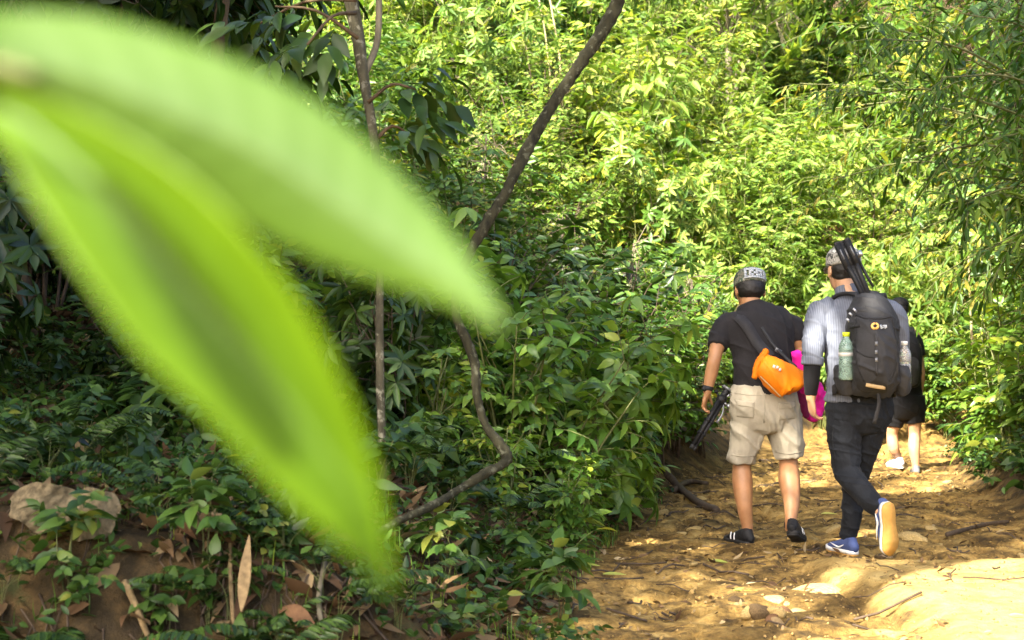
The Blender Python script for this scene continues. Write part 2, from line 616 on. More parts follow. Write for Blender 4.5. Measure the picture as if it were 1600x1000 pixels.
M_BARK_BROWN = bark('bark_brown', (0.035, 0.024, 0.013), (0.11, 0.075, 0.042))
M_BARK_DARK = bark('bark_mossy', (0.05, 0.042, 0.018), (0.15, 0.13, 0.06), 26)
# ------------------------------------------------------------------ plants
class Stock:
    def __init__(self, roots):
        self.roots = roots
        self.used = [False] * len(roots)

    def put(self, k, x, y, rz, sc, label, group, dz=-0.03, z=None):
        k = k % len(self.roots)
        loc = (x, y, float(gz(x, y)) + dz if z is None else z)
        r = self.roots[k]
        if not self.used[k]:
            self.used[k] = True
            r.location = loc; r.rotation_euler = (0, 0, rz)
            r.scale = (sc, sc, sc)
            r['label'] = label
            if group: r['group'] = group
            return r
        return copy_thing(r, loc, rz, sc, label, group)


def R_(s): return np.random.default_rng(s)


thick = Stock([
    shrub_thing('shrub', R_(11), 2.6, 1.0, 9, 290, 7, 0.42, 0.155, 0.050, 'whorl', M_SUN, M_STEM, cat='shrub', down=0.3),
    shrub_thing('shrub', R_(12), 2.8, 1.1, 9, 270, 9, 0.52, 0.13, 0.052, 'alt', M_SUN, M_STEM, cat='shrub'),
    shrub_thing('shrub', R_(13), 2.3, 1.0, 8, 290, 6, 0.38, 0.18, 0.062, 'whorl', M_SUN, M_STEM, cat='shrub', down=0.35),
    shrub_thing('shrub', R_(14), 2.9, 1.0, 10, 320, 8, 0.42, 0.125, 0.048, 'alt', M_SUN, M_STEM, cat='shrub', down=0.4),
    shrub_thing('shrub', R_(16), 2.5, 1.1, 9, 300, 10, 0.5, 0.075, 0.036, 'alt', M_SUN, M_TWIG, cat='shrub', down=.4),
    shrub_thing('shrub', R_(17), 2.7, 1.0, 8, 110, 6, 0.5, 0.23, 0.088, 'alt', M_SUN, M_STEM, cat='shrub', down=.55, droop=.4),
    shrub_thing('shrub', R_(15), 2.6, 1.1, 10, 320, 10, 0.5, 0.092, 0.043, 'alt', M_SUN, M_STEM, cat='shrub'),
])
thickm = Stock([
    shrub_thing('shrub', R_(21), 2.4, 1.0, 9, 210, 8, 0.5, 0.15, 0.06, 'alt', M_MID, M_STEM, cat='shrub'),
    shrub_thing('shrub', R_(22), 2.6, 1.0, 9, 190, 7, 0.45, 0.18, 0.065, 'whorl', M_MID, M_STEM, cat='shrub'),
    shrub_thing('shrub', R_(24), 2.4, 1.0, 9, 300, 10, 0.45, 0.065, 0.034, 'alt', M_MID, M_TWIG, cat='shrub'),
    shrub_thing('shrub', R_(23), 2.2, 1.0, 10, 280, 9, 0.45, 0.095, 0.045, 'alt', M_MID, M_STEM, cat='shrub'),
])
rg = R_(100)
GS = 'sunlit yellow-green shrubs of the slope behind the hikers'
LS = 'yellow-green leafy shrub packed into the sunlit thicket on the slope behind the hikers'
GM = 'mid green shrubs of the slope behind the hikers'
LM = 'mid green leafy shrub mixed into the thicket on the slope behind the hikers'
k = 0
for yy in np.arange(16.3, 32.6, 1.2):
    for xx in np.arange(-0.40 * yy, 0.44 * yy, 1.22):
        x = xx + rg.uniform(-0.5, 0.5); y = yy + rg.uniform(-0.5, 0.5)
        if y < 17.4 and edge_l(y) - 0.5 < x < edge_r(y) + 0.7: continue
        if y < 16.9 and x < -1.0: continue
        mid = (fbm(x, y, 0.5, 2, 3) > 0.53) or (x > 0.27 * y + 0.5 and rg.random() < 0.55)
        st = thickm if mid else thick
        kk = int(rg.integers(0, 60))
        sc = rg.uniform(0.8, 1.25) * (0.6 if y < 18.6 else 1)
        st.put(kk, x, y, rg.random() * 6.28, sc, LM if mid else LS, GM if mid else GS)
        k += 1
# taller young trees on the upper slope
def tree(name, rng, H, crown_r, crown_h, trunk_r, mleaf, mbark, L, Wd, style, n, tl, nl, label, group, lean=(0, 0), bushy=0.5):
    g = Geo(); lv = Leaves()
    P = np.array([[0, 0, -0.15], [lean[0] * .2 + rng.normal(0, .05), lean[1] * .2, H * .3], [lean[0] * .55 + rng.normal(0, .1), lean[1] * .55, H * .65], [lean[0], lean[1], H]])
    C = catmull(P, 6)
    g.tube(C, np.linspace(trunk_r, trunk_r * 0.25, len(C)), n=10, knob=0.04, rng=rng)
    cc = np.array([lean[0] * .85, lean[1] * .85, H - crown_h * 0.35])
    nb = max(6, n // 16)
    ends = []
    for b in range(nb):
        v = nrm(rng.normal(0, 1, 3)) * rng.random() ** 0.4
        e = cc + v * [crown_r, crown_r, crown_h * .5]
        i0 = int(np.clip((e[2] - crown_h * .35) / H, 0.35, 0.92) * (len(C) - 1))
        s = C[i0]
        Bp = catmull([s, (s + e) / 2 + [0, 0, 0.1 * crown_h], e], 4)
        g.tube(Bp, np.linspace(trunk_r * .3, trunk_r * .06, len(Bp)), n=5)
        ends.append(Bp)
    for q in range(n):
        Bp = ends[q % nb]
        p0 = Bp[rng.integers(3, len(Bp))]
        o = nrm(p0 - cc + rng.normal(0, .6, 3))
        pts = twig(lv, rng, p0 + rng.normal(0, .12, 3) * crown_r * bushy, o, tl * rng.uniform(.5, 1.2), nl, L, Wd, style, out=o)
        g.tube(np.vstack([p0, pts[-1]]), trunk_r * .04, n=3)
    root = empty(name, (0, 0, 0), label, 'tree', group)
    link('trunk', g.mesh('trunk'), mbark, root)
    link('crown', lv.mesh('crown'), mleaf, root, smooth=False)
    return root


slope_trees = Stock([
    tree('tree', R_(31), 5.5, 1.9, 3.6, 0.09, M_SUN, M_BARK_PALE, 0.19, 0.075, 'alt', 420, 0.7, 8, '', None),
    tree('tree', R_(32), 6.2, 1.9, 4.2, 0.10, M_MID, M_BARK_BROWN, 0.19, 0.075, 'whorl', 480, 0.6, 7, '', None),
    tree('tree', R_(33), 5.2, 1.7, 3.6, 0.08, M_SUN, M_BARK_PALE, 0.22, 0.07, 'whorl', 460, 0.5, 6, '', None),
])
GT = 'young trees on the upper slope'
for x, y, k in [(-6, 22, 0), (-3.2, 24.5, 1), (-0.8, 21.8, 2), (1.4, 25.5, 0), (3.6, 23.5, 2), (5.4, 26, 1), (7.6, 23.5, 1), (9.2, 25, 0), (-8.6, 26, 1), (-1.6, 27.5, 1), (4.0, 28, 1), (11.6, 27, 1), (7.4, 19.8, 1), (9.6, 21.5, 2)]:
    slope_trees.put(k, x, y, rg.random() * 6.28, rg.uniform(.85, 1.15), 'slim young tree with a leafy crown rising above the thicket on the upper slope', GT)
# dense wall of trees closing the view behind the slope
far_trees = Stock([tree('tree', R_(35), 8.5, 3.0, 6.5, 0.16, M_MID, M_BARK_BROWN, 0.34, 0.14, 'alt', 520, 1.1, 8, '', None),
                   tree('tree', R_(36), 9.5, 3.0, 7.5, 0.18, M_MID, M_BARK_BROWN, 0.34, 0.15, 'whorl', 560, 0.9, 7, '', None)])
for q, x in enumerate(np.arange(-15, 19, 2.6)):
    far_trees.put(q, x + rg.uniform(-.6, .6), 30 + rg.uniform(-1, 2.0), rg.random() * 6.28, rg.uniform(.9, 1.2), 'tall dense tree in the dark row closing the top of the slope', 'tall trees closing the top of the slope')

M_TWIG_GREY = plain('grey_twig', (.16, .13, .09), .85, .2, .4)
M_BARK_CANE = bark('bark_cane', (.16, .13, .06), (.36, .30, .16))
# pale bare stalks standing in the thicket
for (pts, r, lab) in [
    ([(842, 0, 20.5), (853, 60, 20.5), (866, 190, 20.5)], .018, 'pale straw-coloured cane standing upright in the thicket left of the leaning liana'),
    ([(856, -20, 21), (868, 50, 20.9), (876, 105, 20.8)], .022, 'short pale cane crossing behind the taller straw-coloured one'),
    ([(1015, 300, 18.6), (1022, 360, 18.6), (1030, 520, 18.5)], .014, 'thin grey stick upright among shrubs above the black-shirted hiker'),
    ([(1513, 400, 13.2), (1516, 470, 13.2), (1519, 540, 13.1)], .014, 'tan dead stalk hanging in the leaves right of the hikers')]:
    P = np.array([W(*a) for a in pts])
    low = P[-1].copy(); low[2] = float(gz(low[0], low[1])) - .1
    if 'hanging' not in lab: P = np.vstack([P, (P[-1] + low) / 2 + [0.03, 0, 0], low])
    g = Geo(); g.tube(P, np.linspace(r * .6, r, len(P)), n=7, sub=4)
    o = g.build('cane', M_BARK_CANE if 'pole' not in lab else M_BARK_BROWN)
    tag(o, lab, 'stalk')

# ---------------------------------------------------------------- left: dark forest above the bank
lt = Stock([
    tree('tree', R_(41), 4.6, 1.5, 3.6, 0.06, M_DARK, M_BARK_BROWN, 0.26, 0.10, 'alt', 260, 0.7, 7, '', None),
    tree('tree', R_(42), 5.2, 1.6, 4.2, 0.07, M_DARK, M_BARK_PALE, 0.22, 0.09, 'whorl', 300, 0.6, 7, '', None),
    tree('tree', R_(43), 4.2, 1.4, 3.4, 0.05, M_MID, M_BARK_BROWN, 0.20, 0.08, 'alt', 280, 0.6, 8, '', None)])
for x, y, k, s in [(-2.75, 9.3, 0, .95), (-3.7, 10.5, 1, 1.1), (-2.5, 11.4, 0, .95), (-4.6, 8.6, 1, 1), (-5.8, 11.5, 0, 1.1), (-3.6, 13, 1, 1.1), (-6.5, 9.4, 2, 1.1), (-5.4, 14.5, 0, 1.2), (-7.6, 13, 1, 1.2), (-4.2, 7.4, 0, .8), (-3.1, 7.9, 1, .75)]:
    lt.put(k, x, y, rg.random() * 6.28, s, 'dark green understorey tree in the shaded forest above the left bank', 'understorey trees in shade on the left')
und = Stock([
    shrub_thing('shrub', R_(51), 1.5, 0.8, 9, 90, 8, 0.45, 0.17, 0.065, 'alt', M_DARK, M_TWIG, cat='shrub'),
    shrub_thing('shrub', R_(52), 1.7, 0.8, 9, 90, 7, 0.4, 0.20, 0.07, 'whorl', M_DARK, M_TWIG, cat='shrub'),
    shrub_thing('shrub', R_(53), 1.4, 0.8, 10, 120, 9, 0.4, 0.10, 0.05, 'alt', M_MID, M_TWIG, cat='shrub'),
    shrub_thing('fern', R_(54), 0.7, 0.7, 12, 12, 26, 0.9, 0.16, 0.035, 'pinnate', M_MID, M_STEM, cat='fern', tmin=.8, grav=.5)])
UL = {0: ('dark broad-leaved shrub in the shade above the left bank', 'dark broad-leaved shrubs on the left bank'),
      1: ('dark whorl-leaved shrub in the shade above the left bank', 'dark whorl-leaved shrubs on the left bank'),
      2: ('small-leaved green shrub in the shade above the left bank', 'small-leaved shrubs on the left bank'),
      3: ('arching green fern in the shade above the left bank', 'ferns of the left bank')}
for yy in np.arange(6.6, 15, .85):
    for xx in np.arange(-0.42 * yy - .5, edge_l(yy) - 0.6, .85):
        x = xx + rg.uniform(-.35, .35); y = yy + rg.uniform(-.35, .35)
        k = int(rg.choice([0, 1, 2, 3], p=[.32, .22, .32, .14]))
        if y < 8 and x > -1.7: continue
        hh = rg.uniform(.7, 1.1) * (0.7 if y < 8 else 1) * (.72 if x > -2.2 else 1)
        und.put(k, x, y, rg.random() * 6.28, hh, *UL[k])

# bush along the left edge of the path
bush = Stock([
    shrub_thing('shrub', R_(61), 1.15, 0.5, 10, 80, 9, 0.34, 0.125, 0.05, 'alt', M_BUSH, M_STEM, hi=True, tmin=.1, down=.3, droop=.35),
    shrub_thing('shrub', R_(62), 1.05, 0.5, 10, 85, 8, 0.30, 0.115, 0.048, 'alt', M_BUSH, M_STEM, hi=True, tmin=.1, down=.35, droop=.4),
    shrub_thing('shrub', R_(63), 0.8, 0.45, 10, 80, 8, 0.26, 0.10, 0.045, 'alt', M_BUSH, M_STEM, hi=True, tmin=.05, down=.3, droop=.35),
    shrub_thing('shrub', R_(64), 1.25, 0.5, 7, 60, 7, 0.36, 0.17, 0.065, 'whorl', M_BUSH, M_STEM, hi=True, tmin=.2, down=.35, droop=.4)])
for x, y, k, s, lab in [
    (0.40, 8.75, 0, 1.05, 'leafy green shrub at the left path edge, lowest leaves touching the path'),
    (0.55, 9.35, 3, 1.0, 'fresh green shrub with long drooping leaves level with the held tripod'),
    (0.02, 8.6, 1, 1.05, 'green shrub beside the bend of the twisted liana'),
    (-0.30, 8.9, 3, 1.05, 'tall long-leaved shrub behind the bend of the twisted liana'),
    (0.12, 9.6, 0, 1.1, 'green shrub standing behind the first row of path-side bushes'),
    (0.78, 9.95, 1, 0.9, 'low green shrub where the path passes the held tripod'),
    (-0.72, 8.8, 1, 1.1, 'green shrub right of the slender sapling trunk'),
    (-1.15, 8.6, 0, 1.0, 'green shrub left of the slender sapling trunk'),
    (0.30, 7.95, 2, 0.62, 'low small-leaved green shrub nearest the camera at the path edge'),
    (-0.05, 7.75, 2, 0.6, 'low green shrub under the bend of the twisted liana'),
    (-0.45, 8.0, 2, 0.8, 'small-leaved green shrub behind the lower arm of the liana')]:
    bush.put(k, x, y, rg.random() * 6.28, s, lab, 'green shrubs along the left edge of the path')
# darker brush behind them where the path bends
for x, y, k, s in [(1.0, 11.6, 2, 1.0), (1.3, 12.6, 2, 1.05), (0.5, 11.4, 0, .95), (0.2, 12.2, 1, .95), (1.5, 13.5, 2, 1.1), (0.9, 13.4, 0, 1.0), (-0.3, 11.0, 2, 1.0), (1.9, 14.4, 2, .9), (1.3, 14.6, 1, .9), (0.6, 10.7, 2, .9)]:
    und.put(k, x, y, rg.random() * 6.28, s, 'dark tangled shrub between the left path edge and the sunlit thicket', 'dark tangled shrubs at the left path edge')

# ---------------------------------------------------------------- right side
GRB = 'leafy bushes along the right edge of the path'
for x, y, k, s in [(4.25, 10.9, 2, 1.15), (4.15, 11.9, 0, 1.1), (4.75, 11.3, 1, 1.3), (4.35, 12.9, 2, 1.2), (5.0, 12.6, 0, 1.3), (4.2, 10.1, 1, .8), (4.75, 10.1, 0, 1.2), (5.5, 11.8, 1, 1.4), (4.85, 14.1, 2, 1.3), (5.6, 13.6, 0, 1.4), (5.4, 15.3, 1, 1.4)]:
    bush.put(k, x, y, rg.random() * 6.28, s, 'leafy green bush beside the right edge of the path', GRB)
for x, y, k, s in [(5.2, 10.8, 0, 1.1), (6.0, 12.4, 1, 1.2), (5.9, 14.4, 0, 1.3), (6.6, 13.8, 2, 1.5), (6.3, 15.6, 0, 1.4), (7.3, 15.2, 1, 1.5), (6.4, 17.0, 2, 1.5), (7.6, 17.2, 0, 1.5), (5.7, 9.6, 1, 1.1)]:
    thickm.put(k, x, y, rg.random() * 6.28, s * .85, 'tall green shrub behind the bushes right of the path', 'tall shrubs right of the path')


def bamboo_clump(rng, base, tips, label):
    """arching canes whose side twigs hang with long narrow leaves"""
    g = Geo(); lv = Leaves()
    base = np.array(base)
    for tip in tips:
        tip = np.array(tip)
        b = base + rng.normal(0, .12, 3) * [1, 1, 0]
        h = tip - b
        mid = b + h * .42 + np.array([0.25, 0.1, 0.55 + 0.16 * np.linalg.norm(h[:2])])
        P = catmull([b, b + (mid - b) * .5 + [0.1, 0, .25], mid, mid + (tip - mid) * .6 + [0, 0, .2], tip], 7)
        g.tube(P, np.linspace(.022, .004, len(P)), n=6)
        for q in range(26):
            f = rng.uniform(.3, 1) * (len(P) - 1)
            i0 = min(int(f), len(P) - 2)
            p0 = P[i0] + (P[i0 + 1] - P[i0]) * (f - i0)
            tan = nrm(P[i0 + 1] - P[i0])
            d = nrm(tan * .8 + rng.normal(0, .6, 3))
            pts = twig(lv, rng, p0, d, rng.uniform(.25, .55), 7, .125, .032, 'alt', out=np.array([-.4, -.6, .4]), droop=.35, grav=.15, down=.45)
            g.tube(np.vstack([p0, pts[3], pts[-1]]), .003, n=3)
    root = empty('bamboo', base, label, 'bamboo', 'arching bamboo clumps overhanging the path on the right')
    link('cane', g.mesh('cane'), M_STEM, root)
    link('foliage', lv.mesh('foliage'), M_BAMBOO, root, smooth=False)
    return root


rb = R_(77)
def gpt(x, y): return [x, y, float(gz(x, y)) - .05]
bamboo_clump(rb, gpt(4.9, 9.6), [W(1330, 150, 9.6), W(1380, 60, 9.3), W(1420, 250, 9.6), W(1480, 330, 9.2), W(1470, 120, 9.0), W(1540, 220, 9.0), W(1300, 40, 10), W(1560, 380, 9.0), W(1500, 20, 9)],
             'bamboo clump arching nearest over the path from the right, tips above the backpack hiker')
bamboo_clump(rb, gpt(6.1, 12.2), [W(1300, 280, 12.6), W(1390, 380, 12.2), W(1450, 440, 11.8), W(1290, 170, 13), W(1500, 480, 11.8), W(1560, 420, 11.8), W(1440, 300, 12)],
             'bamboo clump behind the nearer one, its canes drooping beside the backpack')
bamboo_clump(rb, gpt(7.2, 15.4), [W(1250, 130, 16), W(1330, 220, 15.6), W(1420, 120, 15.4), W(1500, 250, 15), W(1380, 20, 15.6), W(1560, 120, 15), W(1480, 350, 15)],
             'farthest bamboo clump on the right, in front of the dark gap in the slope')
for x, y, k, s in [(3.9, 18.0, 0, .8), (4.3, 18.8, 2, .9), (3.3, 18.4, 1, .8), (4.8, 19.4, 4, 1), (2.6, 17.9, 2, .7), (5.2, 18.4, 0, .9), (3.7, 19.6, 1, 1), (1.9, 17.4, 4, .7), (2.3, 18.6, 0, .9)]:
    thick.put(k, x, y, rg.random() * 6.28, s, LS, GS)
for q, (px, py, Y, r) in enumerate([(990, 380, 14.2, .5), (1080, 420, 15.2, .45), (880, 330, 16.0, .5), (760, 210, 15.5, .6)]):
    rr_ = R_(600 + q); g = Geo(); c = W(px, py, Y); b0 = np.array([c[0] + rr_.uniform(-.2, .2), c[1], float(gz(c[0], c[1])) - .1])
    g.tube(catmull([b0, (b0 + c) / 2 + rr_.normal(0, .1, 3), c], 5), np.linspace(.014, .007, 11), n=5)
    for k_ in range(22):
        d = nrm(rr_.normal(0, 1, 3) + [0, 0, -.1]); s = c - [0, 0, rr_.uniform(0, .5)]
        g.tube(catmull([s, s + d * r * .5 + rr_.normal(0, .05, 3), s + d * r * rr_.uniform(.6, 1.1) - [0, 0, .12]], 4), np.linspace(.006, .002, 9), n=4)
    o = g.build('bare_shrub', M_TWIG_GREY); o['label'] = 'bare grey-brown twiggy shrub without leaves caught in the green thicket'; o['category'] = 'shrub'; o['group'] = 'bare twiggy shrubs in the thicket'
for x, y, k, s in [(4.7, 9.3, 0, 1.25), (5.3, 9.9, 2, 1.35), (4.6, 10.4, 3, 1.2), (5.4, 11.0, 1, 1.3), (5.0, 12.0, 2, 1.3)]:
    thickm.put(k, x, y, rg.random() * 6.28, s, 'tall green shrub behind the bushes right of the path', 'tall shrubs right of the path')
for x, y, k, s in [(-.4, 14.0, 0, .9), (-.8, 15.0, 2, 1), (-.1, 15.3, 3, 1), (-1.3, 14.5, 0, 1), (-1.6, 15.8, 1, 1), (.2, 14.4, 2, .85)]:
    thickm.put(k, x, y, rg.random() * 6.28, s, LM, GM)
rt = tree('tree', R_(45), 6.2, 1.7, 4.8, .13, M_MID, M_BARK_DARK, .16, .055, 'alt', 460, .6, 9, 'dark-trunked tree at the right edge of the view behind the bamboo', None)
rt.location = gpt(5.5, 13.0)
dk = copy_thing(rt, gpt(4.9, 10.6), 2.1, .95, 'dark-trunked leafy tree beside the nearest bamboo, cut off by the frame', None)

# ---------------------------------------------------------------- small plants on the bank
sp = Stock([
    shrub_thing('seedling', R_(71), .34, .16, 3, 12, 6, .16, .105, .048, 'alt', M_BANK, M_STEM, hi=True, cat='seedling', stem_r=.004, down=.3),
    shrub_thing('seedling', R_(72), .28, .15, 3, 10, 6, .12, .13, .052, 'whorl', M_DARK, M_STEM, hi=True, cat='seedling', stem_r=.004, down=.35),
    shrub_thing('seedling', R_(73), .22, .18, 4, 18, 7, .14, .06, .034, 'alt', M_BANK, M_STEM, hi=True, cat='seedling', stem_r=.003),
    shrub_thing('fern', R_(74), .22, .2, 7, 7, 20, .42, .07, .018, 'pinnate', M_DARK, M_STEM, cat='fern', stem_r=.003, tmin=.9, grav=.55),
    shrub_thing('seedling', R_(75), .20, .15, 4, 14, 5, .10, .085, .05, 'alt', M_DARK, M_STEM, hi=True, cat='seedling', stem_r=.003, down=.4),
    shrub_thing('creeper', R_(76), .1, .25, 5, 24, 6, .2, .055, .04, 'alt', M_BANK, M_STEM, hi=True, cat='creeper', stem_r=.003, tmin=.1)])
SL = {0: ('upright seedling with pointed fresh green leaves on the left bank', 'fresh green seedlings of the left bank'),
      1: ('dark seedling with a whorl of long leaves on the left bank', 'whorled seedlings of the left bank'),
      2: ('bushy seedling with many small leaves on the left bank', 'small-leaved seedlings of the left bank'),
      3: ('small dark fern on the left bank', 'small ferns of the left bank'),
      4: ('low seedling with rounded dark leaves on the left bank', 'round-leaved seedlings of the left bank'),
      5: ('low creeper spreading over the soil of the left bank', 'creepers of the left bank')}
cnt = 0
for yy in np.arange(4.3, 8.3, .27):
    for xx in np.arange(-0.40 * yy, edge_l(yy) - .05, .29):
        x = xx + rg.uniform(-.14, .14); y = yy + rg.uniform(-.13, .13)
        dens = .75 if y > 5.3 else .7
        if y < 5.0 and -1.3 < x < -.4: dens = .55
        if rg.random() > dens or cnt > 285: continue
        if x > edge_l(y) - .3 and rg.random() < .5: continue
        pxx = 800 + x / y * F; pyy = 543 + (1.2 - float(gz(x, y))) / y * F
        if 600 < pxx < 800 and y < 6.4 and 690 + (800 - pxx) * .5 < pyy < 900 + (700 - pxx) * .4: continue
        if 10 < pxx < 215 and 765 < pyy < 900: continue
        k = int(rg.choice(6, p=[.24, .14, .2, .16, .14, .12]))
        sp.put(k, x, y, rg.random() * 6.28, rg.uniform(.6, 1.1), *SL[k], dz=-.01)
        cnt += 1
LF = {3: ('small dark fern hanging over the bare bank face at the lower left', 'ferns of the bank face'), 0: ('pointed green seedling rooted in the bank face at the lower left', 'seedlings of the bank face'), 2: ('bushy small-leaved seedling rooted in the bank face at the lower left', 'small-leaved seedlings of the bank face'), 4: ('rounded dark seedling rooted in the bank face at the lower left', 'round-leaved seedlings of the bank face'), 5: ('creeper hanging down the bank face at the lower left', 'creepers of the bank face')}
for yy in np.arange(4.05, 5.2, .2):
    for xx in np.arange(-1.95, -.15, .2):
        if rg.random() < .42: continue
        x = xx + rg.uniform(-.1, .1); y = yy + rg.uniform(-.1, .1)
        pxx = 800 + x / y * F; pyy = 543 + (1.2 - float(gz(x, y))) / y * F
        if pxx < 215 and pyy < 900: continue
        k = int(rg.choice([3, 0, 2, 4, 5], p=[.34, .18, .2, .14, .14]))
        sp.put(k, x, y, rg.random() * 6.28, rg.uniform(.55, .95), *LF[k], dz=-.01)
# a few on the right bank and verge
for q in range(34):
    y = rg.uniform(8.8, 15.5); x = edge_r(y) + rg.uniform(.12, .8)
    sp.put(int(rg.choice([0, 2, 5])), x, y, rg.random() * 6.28, rg.uniform(.8, 1.5), 'small green seedling on the earth verge right of the path', 'seedlings on the right verge', dz=-.01)

# ---------------------------------------------------------------- masses nobody could count
def scatter_leaves(name, n, fx, fy, Lr, ratio, mat, label, cond, tilt=.35, up=.01, hi=False, seed=1, per=1):
    rng = R_(seed)
    x = rng.uniform(*fx, n * 4); y = rng.uniform(*fy, n * 4)
    ok = cond(x, y, rng)
    x, y = x[ok][:n], y[ok][:n]
    z = gz(x, y, True) + up + rng.random(len(x)) * up
    a = rng.random(len(x)) * 6.283
    D = np.stack([np.cos(a), np.sin(a), rng.normal(0, tilt, len(x))], -1)
    N = np.stack([rng.normal(0, tilt, len(x)), rng.normal(0, tilt, len(x)), np.ones(len(x))], -1)
    L = rng.uniform(*Lr, len(x))
    lv = Leaves()
    lv.add(np.stack([x, y, z], -1), D, N, L, L * ratio * rng.uniform(.7, 1.2, len(x)), droop=rng.normal(.05, .3, len(x)), fold=.3, hi=hi, rng=rng)
    o = link(name, lv.mesh(name), mat)
    return tag(o, label, 'litter' if 'litter' in name else 'ground cover', None, 'stuff')


def onbank(x, y, r): return (x < edge_l(y) - .02 - .25 * r.random(len(x)) ** 2) & (np.abs(x) < .42 * y)
def onpath(x, y, r):
    d = np.minimum(x - edge_l(y), edge_r(y) - x)
    return (d > -.1) & (r.random(len(x)) < np.where(fbm(x, y, 1.1, 3, 8) > .52, .9, .12) * np.where(d < .5, 1.6, .8)) & (x < .42 * y + .2)


scatter_leaves('leaf_litter', 6500, (-3, 1), (4.0, 10), (.05, .14), .42, M_DEAD, 'brown dead leaves strewn over the soil of the left bank', onbank, .4, .012, True, 5)
scatter_leaves('path_litter', 1500, (0, 5), (5, 17), (.02, .07), .4, M_DEAD, 'dry brown leaf scraps scattered on the ochre path', onpath, .35, .008, True, 6)
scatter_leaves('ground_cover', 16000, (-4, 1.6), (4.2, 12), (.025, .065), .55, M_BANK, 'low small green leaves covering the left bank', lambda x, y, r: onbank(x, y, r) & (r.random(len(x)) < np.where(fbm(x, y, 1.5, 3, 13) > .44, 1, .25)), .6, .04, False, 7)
scatter_leaves('verge_cover', 3500, (3.2, 8), (8.5, 17), (.03, .08), .5, M_BUSH, 'low small green leaves covering the earth right of the path', lambda x, y, r: (x > edge_r(y) + .15 + .3 * r.random(len(x))), .6, .05, False, 8)
# grass blades along the foot of the bank
rng = R_(9)
n = 1700
y = rng.uniform(4.3, 11, n * 3); x = edge_l(y) - rng.uniform(0, 1, n * 3) ** 1.5 * 2.0
ok = fbm(x, y, 1.8, 3, 19) > .5
x, y = x[ok][:n], y[ok][:n]
lv = Leaves()
a = rng.random(len(x)) * 6.283
D = np.stack([np.cos(a) * .5, np.sin(a) * .5, rng.uniform(.4, 1.2, len(x))], -1)
N = np.stack([-np.cos(a), -np.sin(a), np.full(len(x), .6)], -1) * -1
lv.add(np.stack([x, y, gz(x, y, True) - .005], -1), D, N, rng.uniform(.04, .11, len(x)), rng.uniform(.003, .006, len(x)), droop=rng.uniform(.4, 1.2, len(x)), fold=.1, hi=True, rng=rng)
tag(link('grass', lv.mesh('grass'), M_BUSH), 'thin green grass blades along the foot of the left bank', 'grass', None, 'stuff')
# twigs and root scraps
g = Geo()
for q in range(330):
    if q % 2:
        y = rng.uniform(4.3, 8.5); x = edge_l(y) - rng.uniform(-.1, 2.4)
    else:
        y = rng.uniform(6, 15.5); x = edge_l(y) + rng.uniform(0, 1) ** 1.6 * (edge_r(y) - edge_l(y))
    a = rng.random() * 6.28; l = rng.uniform(.06, .32)
    xs = x + np.cos(a) * np.linspace(0, l, 4) + rng.normal(0, .015, 4); ys = y + np.sin(a) * np.linspace(0, l, 4) + rng.normal(0, .015, 4)
    g.tube(np.stack([xs, ys, gz(xs, ys, True) + .008 + rng.random(4) * .02], -1), rng.uniform(.0025, .006), n=4)
tag(g.build('twig_litter', M_TWIG), 'broken brown twigs lying on the path and bank', 'litter', None, 'stuff')


g = Geo()
for q in range(70):
    x = rng.uniform(-1.9, .0); y = rng.uniform(4.45, 4.95)
    n_ = 7; l = rng.uniform(.15, .5)
    ys = y - np.linspace(0, l, n_) + rng.normal(0, .01, n_); xs = x + rng.normal(0, .35) * np.linspace(0, l, n_) + np.cumsum(rng.normal(0, .022, n_))
    zs = np.maximum(gz(xs, ys, True) + .012 + rng.random(n_) * .03, 0)
    g.tube(np.stack([xs, ys, zs], -1), np.linspace(rng.uniform(.002, .0045), .001, n_), n=4, sub=2)
tag(g.build('root_tangle', M_TWIG), 'tangle of thin brown roots hanging over the bank face', 'roots', None, 'stuff')


# grit and crumbs of earth
rng = R_(404); n = 4200
y = rng.uniform(5.4, 13.5, n); x = edge_l(y) - .2 + rng.random(n) * (edge_r(y) - edge_l(y) + .3)
s = rng.uniform(.003, .011, n) * np.where(rng.random(n) < .08, 1.9, 1)
oc = np.array([[1, 0, 0], [0, 1, 0], [-1, 0, 0], [0, -1, 0], [0, 0, .8], [0, 0, -.8]], float)
V = (oc[None] * rng.uniform(.6, 1.4, (n, 6, 1)) + rng.normal(0, .15, (n, 6, 3))) * s[:, None, None] + np.stack([x, y, gz(x, y, True) + s * .2], -1)[:, None]
tri = np.array([[0, 1, 4], [1, 2, 4], [2, 3, 4], [3, 0, 4], [1, 0, 5], [2, 1, 5], [3, 2, 5], [0, 3, 5]])
tag(link('grit', make_mesh('grit', V.reshape(-1, 3), [(np.arange(n)[:, None, None] * 6 + tri[None]).reshape(-1, 3)]), plain('grit_earth', (.26, .17, .06), .9, .2, .5, 60), smooth=False), 'loose grit and crumbs of ochre earth on the path', 'grit', None, 'stuff')


# ---------------------------------------------------------------- stones and clods on the path
def rock_mesh(rng, n=3):
    import bmesh
    bm = bmesh.new()
    bmesh.ops.create_icosphere(bm, subdivisions=n, radius=1)
    o = rng.random(3) * 50
    for v in bm.verts:
        d = 1 + .55 * (fbm(v.co.x * 1.0 + o[0], v.co.y + v.co.z * .7 + o[1], 1.1, 3, 5) - .5) + .35 * (vnoise(v.co.z * 1.5 + o[2], v.co.x * 1.7 + v.co.y, 8) - .5)
        v.co *= d
        v.co.z *= .55
    me_ = bpy.data.meshes.new('stone'); bm.to_mesh(me_); bm.free()
    return me_


